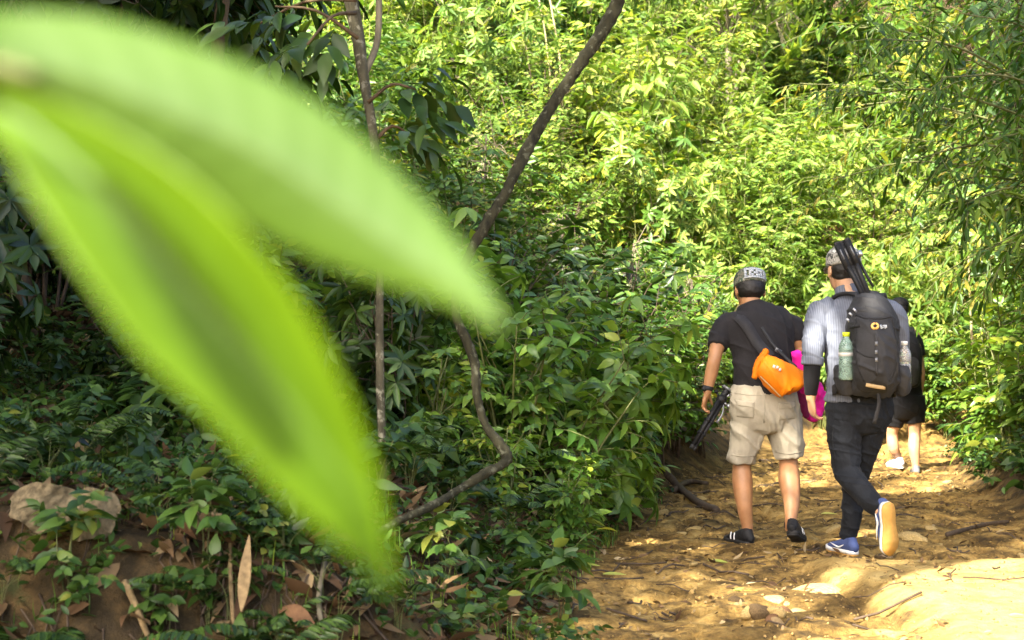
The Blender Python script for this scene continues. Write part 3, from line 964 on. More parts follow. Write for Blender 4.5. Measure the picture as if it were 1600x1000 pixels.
M_STONE = plain('ochre_clod', (0.44, 0.31, 0.12), .9, .2, .35, 9, .7, bdist=.02)
M_STONE2 = plain('dark_clod', (0.10, 0.065, 0.03), .9, .2, .4, 9, .7, bdist=.02)
rocks = [rock_mesh(R_(200 + q)) for q in range(4)]
for q in range(44):
    y = rg.uniform(5.6, 14); x = edge_l(y) + rg.uniform(.0, 1) * (edge_r(y) - edge_l(y))
    o = link('clod', rocks[q % 4], None)
    s = rg.uniform(.015, .05) * (1.4 if q % 9 == 0 else 1)
    o.location = (x, y, float(gz(x, y, True)) - s * .08)
    o.scale = (s * rg.uniform(.8, 1.5), s * rg.uniform(.8, 1.3), s)
    o.rotation_euler = (rg.normal(0, .2), rg.normal(0, .2), rg.random() * 6.28)
    if not o.data.materials: o.data.materials.append(M_STONE)
    dkc = rg.random() < .35
    o.material_slots[0].link = 'OBJECT'
    o.material_slots[0].material = M_STONE2 if dkc else M_STONE
    tag(o, 'dark brown clod of earth lying on the ochre path' if dkc else 'small ochre clod of earth lying on the path', 'clod', 'dark earth clods on the path' if dkc else 'ochre earth clods on the path')
for (px, py, Y, sx, sz, lab) in [(1235, 520, 0, 0, 0, '')][:0]: pass

# ---------------------------------------------------------------- unseen canopy on the sunward side, added to throw a chosen shade pattern
def gp(px, py, Y, r):
    P = W(px, py, Y); G = P - SUN * (P[2] / SUN[2])
    return (G[0], G[1], r)


lit_spots = [gp(1228, 685, 8.7, .42), gp(1270, 500, 8.05, .42), gp(1240, 770, 8.6, .3), gp(1392, 828, 7.7, .35), gp(1395, 480, 8.0, .35), gp(1115, 560, 8.7, .25), gp(1400, 715, 13.9, .25), gp(1215, 600, 8.5, .16), gp(1180, 440, 8.8, .12), gp(1190, 520, 8.7, .1),
             gp(560, 90, 6.4, .35), gp(720, 560, 7, .2), gp(900, 640, 8.6, .4), gp(960, 600, 9.2, .35), gp(880, 780, 8.2, .3), gp(780, 860, 6.6, .25), gp(700, 930, 5.9, .22), gp(900, 560, 9.5, .3), gp(660, 880, 6, .2), gp(740, 760, 7, .2), gp(690, 620, 8.8, .3), gp(820, 500, 10.5, .4)]


def shade_p(x, y):
    p = np.zeros_like(x)
    p = np.where((x < edge_l(y) + .15) & (y < 13.2), .96, p)
    p = np.where((x < -.3) & (y < 5.4) & (y > 3.4), .97, p)
    p = np.where((x < edge_l(y) + .15) & (x > edge_l(y) - 1.35) & (y > 5.6) & (y < 13.2), .45, p)
    p = np.where((y > 7.75) & (y < 11.8) & (x >= edge_l(y) + .15) & (x < 5.2), .44, p)
    p = np.where((y <= 7.75) & (x >= edge_l(y) + .1) & (x < .9), .25, p)
    p = np.where((x < -1.5) & (y >= 13.2) & (y < 18), .6, p)
    p = np.where((x > 4.0) & (y > 8) & (y < 12), .55, p)
    p = np.where((x > 5.0 + .25 * (y - 11)) & (y > 9) & (y < 18), .5, p)
    p = np.where((y < 3.2) & (y > 1.6) & (x < .2), .8, p)
    a, b, r = gp(1425, 560, 14.0, .75)
    p = np.where((x - a) ** 2 + (y - b) ** 2 < r * r, .95, p)
    for (a, b, r) in lit_spots:
        p = np.where((x - a) ** 2 + (y - b) ** 2 < r * r, 0, p)
    return p


rng = R_(300)
can_specs = [((-3.2, 4.8), 9.4, 2.2), ((-7.6, -5.0), 9.5, 2.8), ((-8.6, -2.0), 9.8, 2.8), ((-6.6, .2), 9.4, 2.6), ((-9.8, 1.4), 9.6, 2.9), ((-4.4, 1.4), 9.2, 2.5), ((-2.6, 1.6), 9.0, 2.5), ((-7.0, 4.2), 9.6, 2.9), ((-10, 5.2), 9.4, 2.8), ((-1.8, 4.0), 9.6, 2.3), ((-5.0, -2.6), 9.0, 2.6), ((-4.3, 4.2), 9.4, 2.5), ((.6, 4.2), 9.4, 2.4), ((2.6, 5.6), 9.6, 2.5), ((.2, 6.6), 9.6, 2.2), ((-5.0, 6.0), 5.9, 1.9), ((-6.3, 8.2), 6.0, 2.0), ((-4.4, 8.4), 5.9, 1.6)]
for (bx, by), H, cr in can_specs:
    g = Geo(); lv = Leaves()
    tx = min(bx, -.44 * max(by, 0) - 1.2) if bx < 0 else max(bx, .44 * by + 1.5)
    bz = float(gz(tx, by))
    g.tube(catmull([[tx, by, bz - .2], [tx + .05, by, H * .4], [tx * .7 + bx * .3, by + .1, H * .75], [bx, by, H]], 5), np.linspace(.17, .05, 16), n=10)
    n = 640
    C = np.array([bx, by, H - .6]) + nrm(rng.normal(0, 1, (n, 3))) * (rng.random((n, 1)) ** .4) * [cr, cr, 1.5]
    G = C - SUN * (C[:, 2:3] / SUN[2])
    keep = rng.random(n) < (shade_p(G[:, 0], G[:, 1]) if H > 7 else .8)
    for c in C[keep]:
        o = nrm(c - [bx, by, H - 1.2])
        twig(lv, rng, c, o, .45, 7, .28, .13, 'alt', out=o)
    for c in C[keep][::6]:
        s = np.array([bx, by, H * .75])
        g.tube(catmull([s, (s + c) / 2 + [0, 0, .2], c], 4), np.linspace(.04, .008, 9), n=5)
    root = empty('shade_caster_tree', (tx, by, bz), 'tall unseen tree added to shade the left bank, crown thinned for sun patches' if bx < 0 else 'tall unseen tree added to shade the bamboo on the right, crown thinned for sun patches', 'tree', 'unseen trees added for shade')
    link('trunk', g.mesh('trunk'), M_BARK_BROWN, root)
    link('crown', lv.mesh('crown'), M_MID, root, smooth=False)
# ------------------------------------------------------------------ body builder
class Blob:
    """closed tubes and lumps that are fused into one continuous surface"""
    def __init__(self): self.g = Geo()

    def tube(self, P, R, side=(1, 0, 0), n=18, sub=4, cap=(1, 1)):
        P = np.asarray(P, float)
        R = np.array([(r, r) if np.isscalar(r) else r for r in R], float)
        if sub > 1:
            R = np.maximum(catmull(np.hstack([R, R[:, :1]]), sub)[:, :2], 1e-4)
            P = catmull(P, sub)
        T = nrm(np.gradient(P, axis=0))
        rings = []; rad = []; tg = []
        for e, (s0, idx) in enumerate(((-1, 0), (1, -1))):
            pass
        def capr(idx, sgn):
            r = R[idx].min() * cap[0 if sgn < 0 else 1]
            out = []
            for a in (0.35, 0.75, 1.15):
                out.append((P[idx] + T[idx] * sgn * r * math.sin(a), R[idx] * (1 - (1 - math.cos(a)) * (1 if cap[0 if sgn < 0 else 1] > .5 else 1)), T[idx]))
            return out
        seq = list(reversed(capr(0, -1))) + [(P[q], R[q], T[q]) for q in range(len(P))] + capr(-1, 1)
        a = np.linspace(0, 2 * np.pi, n, endpoint=False)
        V = []
        side = np.asarray(side, float)
        for p_, r_, t_ in seq:
            s = nrm(side - t_ * (side @ t_))
            u = np.cross(t_, s)
            V.append(p_ + np.cos(a)[:, None] * s * r_[0] + np.sin(a)[:, None] * u * r_[1])
        m = len(V)
        V = np.vstack(V + [seq[0][0][None] - seq[0][2] * 1e-3, seq[-1][0][None] + seq[-1][2] * 1e-3])
        i = np.arange(m - 1)[:, None] * n; j = np.arange(n)[None]; j2 = (j + 1) % n
        Q = np.stack([i + j, i + j2, i + n + j2, i + n + j], -1).reshape(-1, 4)
        jj = np.arange(n)
        T3 = np.vstack([np.stack([(jj + 1) % n, jj, np.full(n, m * n)], -1), np.stack([(m - 1) * n + jj, (m - 1) * n + (jj + 1) % n, np.full(n, m * n + 1)], -1)])
        self.g.add(V, Q, T3)

    def ell(self, c, r, ax=np.eye(3), n=14):
        c = np.asarray(c, float); ax = np.asarray(ax, float)
        th = np.linspace(0, np.pi, n + 1)[1:-1]
        a = np.linspace(0, 2 * np.pi, 2 * n, endpoint=False)
        V = np.stack([np.sin(th)[:, None] * np.cos(a)[None], np.sin(th)[:, None] * np.sin(a)[None], np.cos(th)[:, None] + 0 * a[None]], -1).reshape(-1, 3)
        V = np.vstack([V, [0, 0, 1], [0, 0, -1]]) * np.asarray(r)
        V = c + V @ ax
        m = n - 1; k = 2 * n
        i = np.arange(m - 1)[:, None] * k; j = np.arange(k)[None]; j2 = (j + 1) % k
        Q = np.stack([i + j, i + k + j, i + k + j2, i + j2], -1).reshape(-1, 4)
        jj = np.arange(k)
        T3 = np.vstack([np.stack([jj, (jj + 1) % k, np.full(k, m * k)], -1), np.stack([(m - 1) * k + (jj + 1) % k, (m - 1) * k + jj, np.full(k, m * k + 1)], -1)])
        self.g.add(V, Q, T3)

    def build(self, name, mat, parent, voxel=.006, it=4, fac=.5, wr=None):
        me = self.g.mesh(name)
        o = bpy.data.objects.new('tmp', me)
        COL.objects.link(o)
        r = o.modifiers.new('r', 'REMESH'); r.mode = 'VOXEL'; r.voxel_size = voxel
        if it:
            s = o.modifiers.new('s', 'SMOOTH'); s.factor = fac; s.iterations = it
        dg = bpy.context.evaluated_depsgraph_get()
        out = bpy.data.meshes.new_from_object(o.evaluated_get(dg))
        out.name = name
        bpy.data.objects.remove(o)
        if wr is not None:
            n = len(out.vertices)
            co = np.empty(n * 3, np.float32); out.vertices.foreach_get('co', co)
            no = np.empty(n * 3, np.float32); out.vertices.foreach_get('normal', no)
            co = co.reshape(-1, 3).astype(float); no = no.reshape(-1, 3)
            co = co + no * wr(co)[:, None]
            out.vertices.foreach_set('co', co.astype(np.float32).ravel()); out.update()
        return link(name, out, mat, parent)


def wrinkle(amp, f=18, dirv=(0.5, 0.2, 1.0), seed=0):
    d = nrm(np.array(dirv))
    def fn(c):
        a = vnoise(c[:, 0] * f * .35 + c[:, 1] * f * .3, c @ d * f, seed)
        b = vnoise(c[:, 0] * f * .9 + 7, c[:, 2] * f * .8 + c[:, 1] * 5, seed + 3)
        a2 = vnoise(c[:, 0] * f * .8 + c[:, 1] * f * .5 + 3, c @ nrm(d + [.5, 0, -.2]) * f * .75, seed + 9)
        rd = (1 - 2 * np.abs(a - .5)) ** 4 + .7 * (1 - 2 * np.abs(a2 - .5)) ** 4
        return amp * (.75 * rd - .12 + .35 * (b - .5))
    return fn


def hand(b, wrist, d, nrmv, side, s=1.0, curl=.5, spread=.1):
    """palm with four unequal fingers bent towards nrmv and a thumb off the side of the palm"""
    w = np.asarray(wrist, float); d = nrm(d); side = nrm(np.asarray(side, float) - d * (np.asarray(side, float) @ d)); nv = np.cross(d, side)
    if nv @ np.asarray(nrmv, float) < 0: nv = -nv
    pl = .092 * s
    b.tube([w - d * .02 * s, w + d * .02 * s, w + d * pl * .6, w + d * pl], [(.026 * s, .02 * s), (.032 * s, .018 * s), (.041 * s, .016 * s), (.040 * s, .013 * s)], side=side, n=14)
    for q, (off, ln) in enumerate(((.030, .072), (.0105, .080), (-.0095, .075), (-.0285, .058))):
        p = w + d * pl * .93 + side * off * s
        dd = nrm(d + side * off * spread * 10)
        pts = [p - dd * .012 * s, p]
        ang = curl * (.55 + .12 * q)
        for seg in (.46, .31, .23):
            ca, sa = math.cos(ang), math.sin(ang)
            p = p + (dd * ca + nv * sa) * ln * seg * s
            pts.append(p)
            ang += curl * .9
        b.tube(pts, [.0095 * s, .0095 * s, .009 * s, .0083 * s, .0072 * s], side=side, n=10, sub=3)
    p = w + d * pl * .22 + side * .03 * s
    t1 = nrm(d * .7 + side * .75 + nv * .35)
    t2 = nrm(d * .9 + side * .25 + nv * .55)
    b.tube([p - t1 * .015 * s, p + t1 * .03 * s, p + t1 * .034 * s + t2 * .028 * s, p + t1 * .034 * s + t2 * .052 * s], [.013 * s, .0125 * s, .0105 * s, .008 * s], side=nv, n=10, sub=3)


def head(b, c, fwd, up, s=1.0):
    f = nrm(fwd); u = nrm(np.asarray(up) - f * (np.asarray(up) @ f)); r = np.cross(f, u)
    A = np.array([r, f, u]); c = np.asarray(c, float)
    L = lambda x, y, z: c + (x * r + y * f + z * u) * s
    b.ell(L(0, -.012, .022), np.array([.076, .094, .092]) * s, A)
    b.ell(L(0, .024, -.045), np.array([.060, .066, .074]) * s, A)
    b.ell(L(0, .060, -.098), np.array([.026, .024, .018]) * s, A)          # chin
    b.tube([L(0, .086, .018), L(0, .102, -.016), L(0, .100, -.026)], [.009 * s, .013 * s, .014 * s], side=r, n=10)   # nose
    for x in (-1, 1):
        b.ell(L(x * .010, .097, -.025), np.array([.009, .010, .008]) * s, A)
        b.ell(L(x * .030, .082, .022), np.array([.022, .010, .007]) * s, A)      # brow
        b.ell(L(x * .038, .068, -.022), np.array([.020, .018, .018]) * s, A)     # cheek
        b.ell(L(x * .078, -.012, -.016), np.array([.009, .019, .032]) * s, A)    # ear
    b.ell(L(0, .086, -.056), np.array([.024, .010, .006]) * s, A)
    b.ell(L(0, .084, -.067), np.array([.021, .010, .007]) * s, A)
    return A, L


def eyes(parent, L, s, mat):
    for x in (-1, 1):
        b = Blob(); b.ell(L(x * .031, .083, .002), np.array([.0115, .008, .007]) * s, n=8)
        b.g.build('eye', mat, parent)


def shoe(parent, heel, toe, up, mats, s=1.0, name='shoe', stripe='bars', outer=1):
    """upper, welt, outsole and side mark of one sports shoe; heel/toe are points under the sole"""
    heel = np.asarray(heel, float); f = np.asarray(toe, float) - heel
    Lg = np.linalg.norm(f); f = f / Lg
    u = nrm(np.asarray(up) - f * (np.asarray(up) @ f)); r = np.cross(f, u)
    P = lambda x, y, z: heel + f * (x * Lg) + r * y * s + u * z * s
    b = Blob()
    b.tube([P(.05, 0, .048), P(.16, 0, .062), P(.30, 0, .060), P(.46, .002, .052), P(.64, .004, .043), P(.82, .002, .036), P(.94, 0, .032)],
           [(.030 * s, .034 * s), (.036 * s, .046 * s), (.037 * s, .044 * s), (.038 * s, .036 * s), (.044 * s, .027 * s), (.040 * s, .020 * s), (.024 * s, .013 * s)], side=r, n=18)
    b.tube([P(.14, 0, .066), P(.18, 0, .090)], [(.032 * s, .038 * s), (.036 * s, .043 * s)], side=r, n=16, cap=(.3, .1))
    root = b.build(name, mats[0], parent, .0055, 3, wr=wrinkle(.0015, 60))
    xs = np.concatenate([np.linspace(-.01, 1.01, 28)])
    hw = np.interp(xs, [-.01, .02, .08, .2, .42, .6, .74, .88, .96, 1.01], [.012, .026, .034, .037, .034, .041, .046, .041, .027, .008]) * s
    cyy = np.interp(xs, [0, .4, .75, 1], [0, .002, .004, .0]) * outer * s
    def slab(nm, z0, z1, grow, mat):
        ring = [(x, c + h + grow) for x, c, h in zip(xs, cyy, hw)] + [(x, c - h - grow) for x, c, h in list(zip(xs, cyy, hw))[::-1]]
        n = len(ring)
        tz = lambda x: .012 * max(0, x - .75) * 4 * .6
        V = [P(x, y, z0 + tz(x)) for x, y in ring] + [P(x, y, z1 + tz(x)) for x, y in ring]
        k = n // 2
        q = []
        for a in range(n):
            q.append([a, (a + 1) % n, n + (a + 1) % n, n + a])
        for a in range(k - 1):
            q.append([n - 1 - a, n - 2 - a, a + 1, a]); q.append([n + a, n + a + 1, n + n - 2 - a, n + n - 1 - a])
        me_ = make_mesh(nm, np.array(V), [np.array(q)])
        link(nm, me_, mat, root, smooth=False)
    slab('midsole', .010, .030, .002, mats[1])
    slab('outsole', .0, .0095, 0, mats[2])
    for sd in (-1, 1):
        g = Geo()
        if stripe == 'bars':
            for x in (.46, .60):
                g.tube([P(x - .03, sd * .046, .032), P(x, sd * .042, .052), P(x + .03, sd * .032, .072)], [.0042 * s] * 3, n=6, sub=3)
        else:
            g.tube([P(.22, sd * .041, .060), P(.38, sd * .042, .042), P(.5, sd * .045, .046), P(.72, sd * .042, .058)], np.array([.002, .0055, .0045, .0015]) * s, n=6, sub=4)
        g.build('side_stripe', mats[3], root)
    return root


def cloth(name, col, rough=.85, var=.2, bs=60, stripes=None, camo=None, weave=True):
    m, t, p, out = new_mat(name)
    v = coords(t)
    n = noise(t, 9, 4, v)
    c = np.array(col)
    r = ramp(t, n.outputs[0], [(.3, tuple(c * (1 - var))), (.7, tuple(c * (1 + var)))])
    colr = r.outputs[0]
    if stripes:
        sc, col2, th = stripes
        wv = t.nodes.new('ShaderNodeTexWave'); wv.bands_direction = 'X'
        wv.inputs['Scale'].default_value = sc; wv.inputs['Distortion'].default_value = 1.2; wv.inputs['Detail'].default_value = 1; wv.inputs['Detail Scale'].default_value = .6
        t.links.new(v, wv.inputs['Vector'])
        rr = ramp(t, wv.outputs[0], [(th, (0, 0, 0)), (th + .2, (1, 1, 1))])
        mx = node(t, 'ShaderNodeMix', data_type='RGBA')
        t.links.new(rr.outputs[0], mx.inputs[0]); t.links.new(colr, mx.inputs[6]); mx.inputs[7].default_value = (*col2, 1)
        colr = mx.outputs[2]
    if camo:
        n2 = noise(t, camo[0], 3, v, .55)
        rr = ramp(t, n2.outputs[0], camo[1], 'CONSTANT'); colr = rr.outputs[0]
    t.links.new(colr, p.inputs['Base Color'])
    p.inputs['Roughness'].default_value = rough
    p.inputs['Specular IOR Level'].default_value = .2
    p.inputs['Sheen Weight'].default_value = .02
    n3 = noise(t, bs, 4, v, .6)
    bump(t, p, n3.outputs[0], .5, .006)
    return m


def skin_mat(name, col):
    m, t, p, out = new_mat(name)
    v = coords(t)
    n = noise(t, 14, 5, v)
    c = np.array(col)
    r = ramp(t, n.outputs[0], [(.3, tuple(c * [.82, .78, .74])), (.7, tuple(c * [1.1, 1.08, 1.06]))])
    t.links.new(r.outputs[0], p.inputs['Base Color'])
    p.inputs['Roughness'].default_value = .5
    p.inputs['Subsurface Weight'].default_value = .12
    p.inputs['Subsurface Radius'].default_value = (.012, .004, .002)
    p.inputs['Subsurface Scale'].default_value = .3
    n2 = noise(t, 120, 2, v); bump(t, p, n2.outputs[0], .12, .002)
    return m


SK_A = skin_mat('skin_tan', (.37, .19, .088))
SK_B = skin_mat('skin_light_tan', (.48, .28, .16))
M_HAIR = plain('black_hair', (.012, .010, .009), .5, .4, .3, 160, .6)
M_EYE = plain('eye_dark', (.03, .02, .015), .2)
M_TEE = cloth('black_tee', (.015, .0135, .0145), .8, .3)
M_TEEP = cloth('grey_sweat_panel', (.024, .0225, .0235), .7, .2)
M_KHAKI = cloth('khaki_cotton', (.34, .305, .23), .9, .14, 34)
M_KHAKI2 = cloth('khaki_pocket', (.30, .268, .20), .9, .14, 34)
M_PIN = cloth('grey_pinstripe', (.125, .138, .172), .85, .25, 40, stripes=(27, (.092, .102, .13), .55))
M_JEAN = cloth('dark_jeans', (.008, .0095, .0125), .8, .4, 70)
M_SLEEVE = cloth('black_sleeve', (.007, .007, .008), .75, .2)
M_PACK = cloth('black_nylon', (.022, .022, .0235), .7, .25, 45)
M_PACK2 = cloth('dark_grey_nylon', (.026, .026, .028), .55, .2, 45)
M_STRAP = cloth('webbing', (.014, .014, .015), .7, .2, 90)
M_BEIGE = cloth('beige_webbing', (.36, .25, .12), .8, .15)
M_ORANGE = cloth('orange_tarpaulin', (.62, .165, .003), .6, .1, 26)
M_PINK = cloth('magenta_cloth', (.80, .016, .34), .6, .18, 30)
M_PINKD = cloth('dark_pink_mesh', (.16, .01, .06), .7, .2, 30)
M_CAMO = cloth('camo_cap', (.1, .1, .08), camo=(26, [(0, (.035, .05, .028)), (.44, (.14, .13, .095)), (.54, (.05, .075, .05)), (.62, (.25, .24, .19))]))
M_CAMO2 = cloth('camo_cap_light', (.1, .1, .08), camo=(24, [(0, (.06, .06, .055)), (.42, (.30, .29, .26)), (.55, (.12, .12, .10)), (.60, (.45, .44, .40))]))
M_WHITE = plain('white_print', (.36, .38, .40), .6, var=.08)
M_BLACKP = plain('black_plastic', (.010, .010, .011), .55, .3, .2)
M_GREYP = plain('grey_alloy', (.16, .165, .175), .35, .5, .15, metal=.4)
M_SILVER = plain('silver_knob', (.42, .43, .46), .3, .5, .1, metal=.7)
M_BLUE = cloth('blue_suede', (.045, .065, .16), .85, .2)
M_SOLEW = plain('white_rubber', (.60, .60, .58), .6, var=.12)
M_GUM = plain('gum_rubber', (.46, .255, .06), .7, .3, .15, 25)
M_SHOEK = cloth('black_shoe', (.014, .014, .015), .6, .3)
M_SOLEK = plain('black_rubber', (.018, .017, .016), .7, var=.3)
M_SHOEW = cloth('white_mesh_shoe', (.5, .53, .6), .7, .15)
M_SHOEB = plain('royal_blue', (.05, .09, .38), .5)
M_SHOEG = cloth('grey_shoe', (.16, .17, .18), .7, .2)
M_LIME = plain('lime_cap', (.50, .62, .02), .4, .4, .08)


def clear_mat(name, col, rough=.06):
    m, t, p, out = new_mat(name)
    p.inputs['Base Color'].default_value = (*col, 1)
    p.inputs['Roughness'].default_value = rough
    p.inputs['Transmission Weight'].default_value = .75
    p.inputs['IOR'].default_value = 1.33
    return m


M_BOT_G = clear_mat('bottle_green', (.55, .80, .66))
M_BOT_C = clear_mat('bottle_clear', (.80, .82, .84))


def ribbon(P, width_dir, w, th, name, mat, parent, sub=5):
    P = catmull(P, sub)
    T = nrm(np.gradient(P, axis=0))
    wd_ = np.asarray(width_dir, float)
    S = nrm(wd_ - T * (T @ wd_)[:, None]); N = np.cross(T, S)
    V = np.stack([P + S * w + N * th, P - S * w + N * th, P - S * w - N * th, P + S * w - N * th], 1).reshape(-1, 3)
    n = len(P); q = []
    for a in range(n - 1):
        for b_ in range(4):
            q.append([a * 4 + b_, a * 4 + (b_ + 1) % 4, a * 4 + 4 + (b_ + 1) % 4, a * 4 + 4 + b_])
    q += [[3, 2, 1, 0], [n * 4 - 4, n * 4 - 3, n * 4 - 2, n * 4 - 1]]
    return link(name, make_mesh(name, V, [np.array(q)]), mat, parent, smooth=False)


from mathutils.bvhtree import BVHTree


class Surf:
    """lays seams, badges and patches on a finished garment"""
    def __init__(self, *objs):
        V, P, n = [], [], 0
        for o in objs:
            V += [v.co.copy() for v in o.data.vertices]; P += [[i + n for i in p_.vertices] for p_ in o.data.polygons]; n += len(o.data.vertices)
        self.t = BVHTree.FromPolygons(V, P)

    def at(self, px, py, Y, off=.003):
        p = W(px, py, Y - 1.0); d = nrm(p - CAM)
        h = self.t.ray_cast(Vector(p), Vector(d), 2.0)
        if h[0] is None:
            h = self.t.find_nearest(Vector(W(px, py, Y)))
        nn = np.array(h[1]); nn = nn if nn[1] < 0 else -nn
        return np.array(h[0]) + nn * off, nn

    def line(self, pts, Y, w, th, name, mat, parent, k=6):
        P = catmull(np.array([[a, b_, 0] for a, b_ in pts], float), k)
        L = [self.at(x, y, Y, th * .6) for x, y, _ in P]
        Pp = np.array([l[0] for l in L]); N = np.array([l[1] for l in L])
        T = nrm(np.gradient(Pp, axis=0)); S = nrm(np.cross(T, N))
        V = np.stack([Pp + S * w + N * th, Pp - S * w + N * th, Pp - S * w - N * th, Pp + S * w - N * th], 1).reshape(-1, 3)
        n = len(Pp); q = []
        for a in range(n - 1):
            for c in range(4): q.append([a * 4 + c, a * 4 + (c + 1) % 4, a * 4 + 4 + (c + 1) % 4, a * 4 + 4 + c])
        q += [[3, 2, 1, 0], [n * 4 - 4, n * 4 - 3, n * 4 - 2, n * 4 - 1]]
        return link(name, make_mesh(name, V, [np.array(q)]), mat, parent, smooth=False)

    def patch(self, poly, Y, th, name, mat, parent, n=14):
        """four photo corners (tl, tr, br, bl) -> padded cloth patch"""
        c = np.array(poly, float); V = []; 
        for i in range(n):
            for j in range(n):
                u, v = j / (n - 1), i / (n - 1)
                q = (c[0] * (1 - u) + c[1] * u) * (1 - v) + (c[3] * (1 - u) + c[2] * u) * v
                e_ = min(u, 1 - u, v, 1 - v)
                V.append(self.at(q[0], q[1], Y, th * min(1, .15 + e_ * 9) if e_ > 0 else -.004)[0])
        i = np.arange(n - 1)[:, None] * n; j = np.arange(n - 1)[None]
        Q = np.stack([i + j, i + j + 1, i + n + j + 1, i + n + j], -1).reshape(-1, 4)
        return link(name, make_mesh(name, np.array(V), [Q]), mat, parent)


def drop(px, py, Y, up=0.0):
    p = W(px, py, Y); p[2] = float(gz(p[0], p[1], True)) + up
    return p


# ================================================================== hiker in the black T-shirt
YA = 8.75
def a_(px, py, d=0.0): return W(px, py, YA + d)
kA = YA / F
A = empty('person', drop(1195, 850, YA), 'hiker in a black T-shirt, khaki shorts and a camouflage cap seen from behind', 'person')
# feet first: ankles stand where the shoes do
AL_h, AR_h = drop(1169, 850, YA + .02, .004), drop(1237, 850, YA - .22, .05)
ankL = AL_h + np.array([.0, .04, .095]); ankR = AR_h + np.array([.0, .035, .10])
b = Blob()
hA = a_(1171, 453, .16)
Aax, AL = head(b, hA, (-.10, .90, -.34), (0, .3, 1), 1.12)
b.tube([a_(1176, 500, .08), a_(1174, 482, .11), a_(1172, 464, .14)], [.068, .064, .062])
# trunk and pelvis
b.tube([a_(1195, 640, .02), a_(1194, 600, 0), a_(1190, 545, .04), a_(1183, 510, .08)], [(.16, .11), (.155, .10), (.165, .105), (.15, .09)])
# arms
wrL = a_(1105, 612, .0)
b.tube([a_(1146, 512, .07), a_(1131, 518, .06), a_(1121, 540, .02), a_(1116, 562, -.01), a_(1111, 585, .0), wrL], [.045, .046, .046, .041, .040, .027])
hand(b, wrL, a_(1093, 660, .05) - wrL, (1, .2, .0), (.3, 1, -.1), 1.02, .75)
wrR = a_(1255, 560, -.02)
b.tube([a_(1222, 512, .07), a_(1237, 516, .07), a_(1246, 530, .06), a_(1250, 548, .07), wrR], [.045, .046, .045, .041, .028])
hand(b, wrR, a_(1258, 598, .02) - wrR, (-.3, 1, 0), (-1, .1, .2), 1.0, 1.0)
# legs
b.tube([a_(1169, 645, .02), a_(1164, 690, .05), a_(1159, 725, .08), a_(1160, 752, .07), a_(1163, 790, .04), ankL + [0, -.01, .02], ankL - [0, .01, .03]], [.09, .075, .056, (.064, .070), (.050, .052), .036, .038])
b.tube([a_(1217, 645, .02), a_(1227, 690, .02), a_(1232, 722, .02), a_(1233, 748, -.04), a_(1237, 785, -.13), ankR + [0, -.01, .02], ankR - [0, .01, .03]], [.095, .08, .058, (.066, .072), (.050, .052), .036, .038])
b.build('body', SK_A, A, .006, 4)
eyes(A, AL, 1, M_EYE)
b = Blob()   # hair at the nape and sides
b.ell(AL(0, -.030, .004), np.array([.0815, .082, .078]) * 1.12, Aax)
b.ell(AL(0, -.050, -.030), np.array([.066, .050, .036]) * 1.12, Aax)
b.build('hair', M_HAIR, A, .006, 2, wr=wrinkle(.003, 90))
# cap: crown, band, brim in front, pale lettered panel on the back
b = Blob()
b.ell(AL(0, -.010, .052), np.array([.089, .106, .074]) * 1.12, Aax)
b.tube([AL(0, -.012, .014), AL(0, -.012, .062)], [(.1008, .120), (.098, .117)], side=Aax[0], n=24, cap=(.05, .2))
cap = b.build('cap', M_CAMO, A, .006, 3)
b = Blob()
b.tube([AL(0, .075, .030), AL(0, .13, .024), AL(0, .165, .012)], [(.08, .005), (.07, .005), (.045, .004)], side=Aax[0], n=16)
b.build('brim', M_CAMO, cap, .004, 2)
g = Geo()
pat = ["11111111111", "10110111011", "10101101011", "10110111011", "11111111111"]
for rr_, row in enumerate(pat):
    for cc_, ch in enumerate(row):
        if ch == '1':
            th = (-1.5708 + (cc_ - 5) * .145 + .18)
            z = .080 - rr_ * .0125
            k_ = math.sqrt(max(.05, 1 - max(0, (z - .055) / .078) ** 2))
            pos = AL(math.cos(th) * .0915 * k_, -.012 + math.sin(th) * .1085 * k_, z)
            rad = nrm(pos - AL(0, -.012, z - .03))
            tx = nrm(np.cross(Aax[2], rad))
            g.box(pos, [tx, np.cross(rad, tx), rad], (.0079, .0069, .0032))
g.build('lettering', M_WHITE, cap, smooth=False)
# T-shirt
b = Blob()
b.tube([a_(1195, 612, .0), a_(1195, 590, .0), a_(1194, 565, .01), a_(1190, 535, .04), a_(1186, 512, .07), a_(1182, 497, .09), a_(1177, 484, .11), a_(1174, 475, .12)],
       [(.192, .135), (.186, .13), (.185, .125), (.205, .13), (.222, .125), (.185, .110), (.115, .088), (.076, .076)], n=26, cap=(.15, .2))
b.tube([a_(1150, 506, .08), a_(1131, 512, .075), a_(1125, 528, .05), a_(1121, 541, .02)], [.075, .070, .068, .064], cap=(.5, .12))
b.tube([a_(1222, 504, .08), a_(1240, 510, .08), a_(1245, 522, .07), a_(1247, 531, .07)], [.072, .066, .062, .060], cap=(.5, .12))
shirt = b.build('shirt', M_TEE, A, .007, 3, wr=wrinkle(.013, 15, (.55, .2, .8), 4))
# damp grey panel between the straps
def back_y(px, py):      # just behind the shirt back
    return a_(px, py, .0)
g = Geo()
